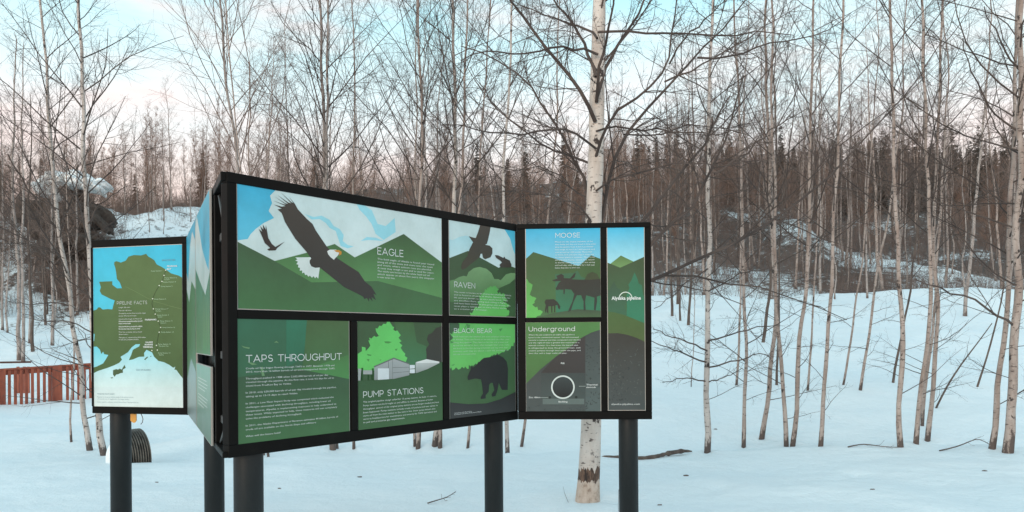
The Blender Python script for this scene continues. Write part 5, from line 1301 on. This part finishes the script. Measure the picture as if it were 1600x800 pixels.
# orange tag and wire loop under the map board
M['orange'] = var_mat('orange_plastic', (.62, .26, .03), (.72, .33, .05), 4, .5)
tg = empty('marker_tag', P(209, 650, 6.5)); tag(tg, 'orange marker tag hanging under the map board beside its post', 'tag')
TO = Vector(tg.location)
o_ = P(209, 655, 6.5)
bm = bmesh.new()
outl = [(-.024, .06), (.022, .06), (.022, -.012), (.010, -.028), (-.004, -.028), (-.024, -.012)]
f0 = [bm.verts.new((x, -.006, z)) for x, z in outl]; f1 = [bm.verts.new((x, .006, z)) for x, z in outl]
bm.faces.new(f0); bm.faces.new(f1[::-1])
for i in range(6): bm.faces.new((f0[i], f0[(i + 1) % 6], f1[(i + 1) % 6], f1[i]))
bmesh.ops.recalc_face_normals(bm, faces=bm.faces)
me = bpy.data.meshes.new('plate'); bm.to_mesh(me); bm.free(); link('plate', me, tg, M['orange'], o_ - TO)
bm = BM(); bm.tube([P(x, y, 6.5) for x, y in ((219, 644), (222, 650), (223.5, 655), (222.5, 660), (220, 663))], .003, 6).build('wire', M['bark_dark'], tg, TO)

# ---------------------------------------------------------------- dark strip standing in for the shaded slit under a snow lip
rng = rngp(91)
lp = [((938, 713), .0), ((955, 715), .02), ((975, 717), .02), ((1000, 719), .03), ((1020, 718), .03), ((1045, 713), .05), ((1068, 710), .06), ((1081, 708), .03)]
bm = BM()
pts = [on_ground(*q) + Vector((0, 0, h - .01)) for q, h in lp]
q = resample([np.array(x) for x in pts], 26)
rr_ = [(.010 + .012 * math.sin(min(1, i / 20) * 2.6) + .010 * rng.random() + (.010 if 17 < i < 23 else 0)) for i in range(26)]; rr_[-1] = .008; rr_[0] = .006
o = bm.tube([Vector(x) for x in q], rr_, 9).build('shade_slit', M['bark_dark'], None, pts[0]); o.location = pts[0]
tag(o, 'long dark strip standing in for the shaded slit under a snow lip behind the right kiosk post', 'shade_slit')

# small dark litter on the snow
for i, (px, py, s_, lab) in enumerate([(1072, 744, .02, 'dark bark chip on the snow right of the kiosk'), (562, 746, .016, 'dark bark chip on the snow between the near post and the middle post'), (1031, 790, .014, 'dark crumb on the snow near the right kiosk post'), (1538, 737, .018, 'dark chip on open snow below the fallen branch'), (245, 754, .012, 'dark crumb on the snow between the left two posts'), (1118, 671, .016, 'dark chip on the bank right of the straight pale birch'), (437, 764, .012, 'dark crumb on the snow right of the near thick post'), (1363, 765, .014, 'dark crumb on open snow in the lower right')]):
    bm = bmesh.new(); bmesh.ops.create_icosphere(bm, subdivisions=2, radius=s_)
    for v in bm.verts: v.co = Vector((v.co.x * 1.7, v.co.y * .9, v.co.z * .5)) * (1 + .35 * rng.normal() * .5)
    me = bpy.data.meshes.new('bark_chip'); bm.to_mesh(me); bm.free()
    tag(link('bark_chip', me, None, M['bark_dark'], on_ground(px, py) + Vector((0, 0, s_ * .2))), lab, 'bark chip')
# dry grass stems poking through the snow
for i, (a_, b2, lab) in enumerate([((966, 800), (974, 740), 'single bent grass stem left of the right kiosk post'), ((890, 786), (880, 760), 'short dry grass stem left of the big birch foot')]):
    g0 = on_ground(*a_); d0 = g0.y; p2 = P(*b2, d0); mid = (g0 + p2) / 2 + Vector((-.02, 0, .02))
    o = BM().tube([g0 - Vector((0, 0, .03)), mid, p2], [.0022, .0018, .001], 5).build('grass_stem', M['bark_dark'], None, g0); o.location = g0
    tag(o, lab, 'grass stem')

# ---------------------------------------------------------------- snow capped rock on the left slope
m, t, b = new_mat('dark_rock', (.07, .06, .055), .9)
nn = noise_node(t, 1.3, 6, .7); r1 = ramp_node(t, [(.35, (.035, .026, .022)), (.66, (.12, .09, .072))]); t.links.new(nn.outputs[0], r1.inputs[0]); t.links.new(r1.outputs[0], b.inputs['Base Color'])
M['rock'] = m
dr = 45.0
rc = P(118, 350, dr); rk = empty('rock_outcrop', (rc.x, rc.y, gz(rc.x, rc.y))); tag(rk, 'dark overhanging rock outcrop with a thick snow cap up the left slope', 'rock')
RK = Vector(rk.location)
def lump(center, size, seed, amp, sub=5):
    bm = bmesh.new(); bmesh.ops.create_icosphere(bm, subdivisions=sub, radius=1)
    for v in bm.verts:
        c_ = v.co
        n_ = float(vnoise(c_.x * 1.7 + seed, c_.z * 1.7 + c_.y * 1.3, seed)) + .5 * float(vnoise(c_.x * 4 + seed, c_.z * 4 + c_.y * 3, seed + 1)) + .25 * float(vnoise(c_.x * 9 + seed, c_.z * 9 + c_.y * 7, seed + 2))
        v.co = Vector((c_.x * size[0], c_.y * size[1], c_.z * size[2])) * (1 + amp * n_)
    bmesh.ops.translate(bm, verts=bm.verts, vec=center - RK)
    for f in bm.faces: f.smooth = True
    return bm
for (px, py, sx, sz, sd) in ((80, 338, 1.1, 1.2, 31), (120, 330, 1.2, 1.5, 32), (152, 338, .6, .9, 33), (110, 372, 1.9, 1.2, 34)):
    bm = lump(P(px, py + 4, dr), (sx * .8, 1.5, sz * .8), sd, 1.1, 4)
    for f in bm.faces: f.smooth = False
    me = bpy.data.meshes.new('rock_face'); bm.to_mesh(me); bm.free(); link('rock_face', me, rk, M['rock'])
for (px, py, sx, sz, sd) in ((74, 296, .62, .50, 41), (100, 285, .85, .50, 42), (128, 283, .75, .42, 43), (155, 291, .80, .46, 44), (100, 308, .36, .30, 46)):
    bm = lump(P(px, py, dr - .9), (sx * .82, 1.1, sz * .85), sd, .95, 5); me = bpy.data.meshes.new('snow_cap'); bm.to_mesh(me); bm.free(); link('snow_cap', me, rk, M['snow'])
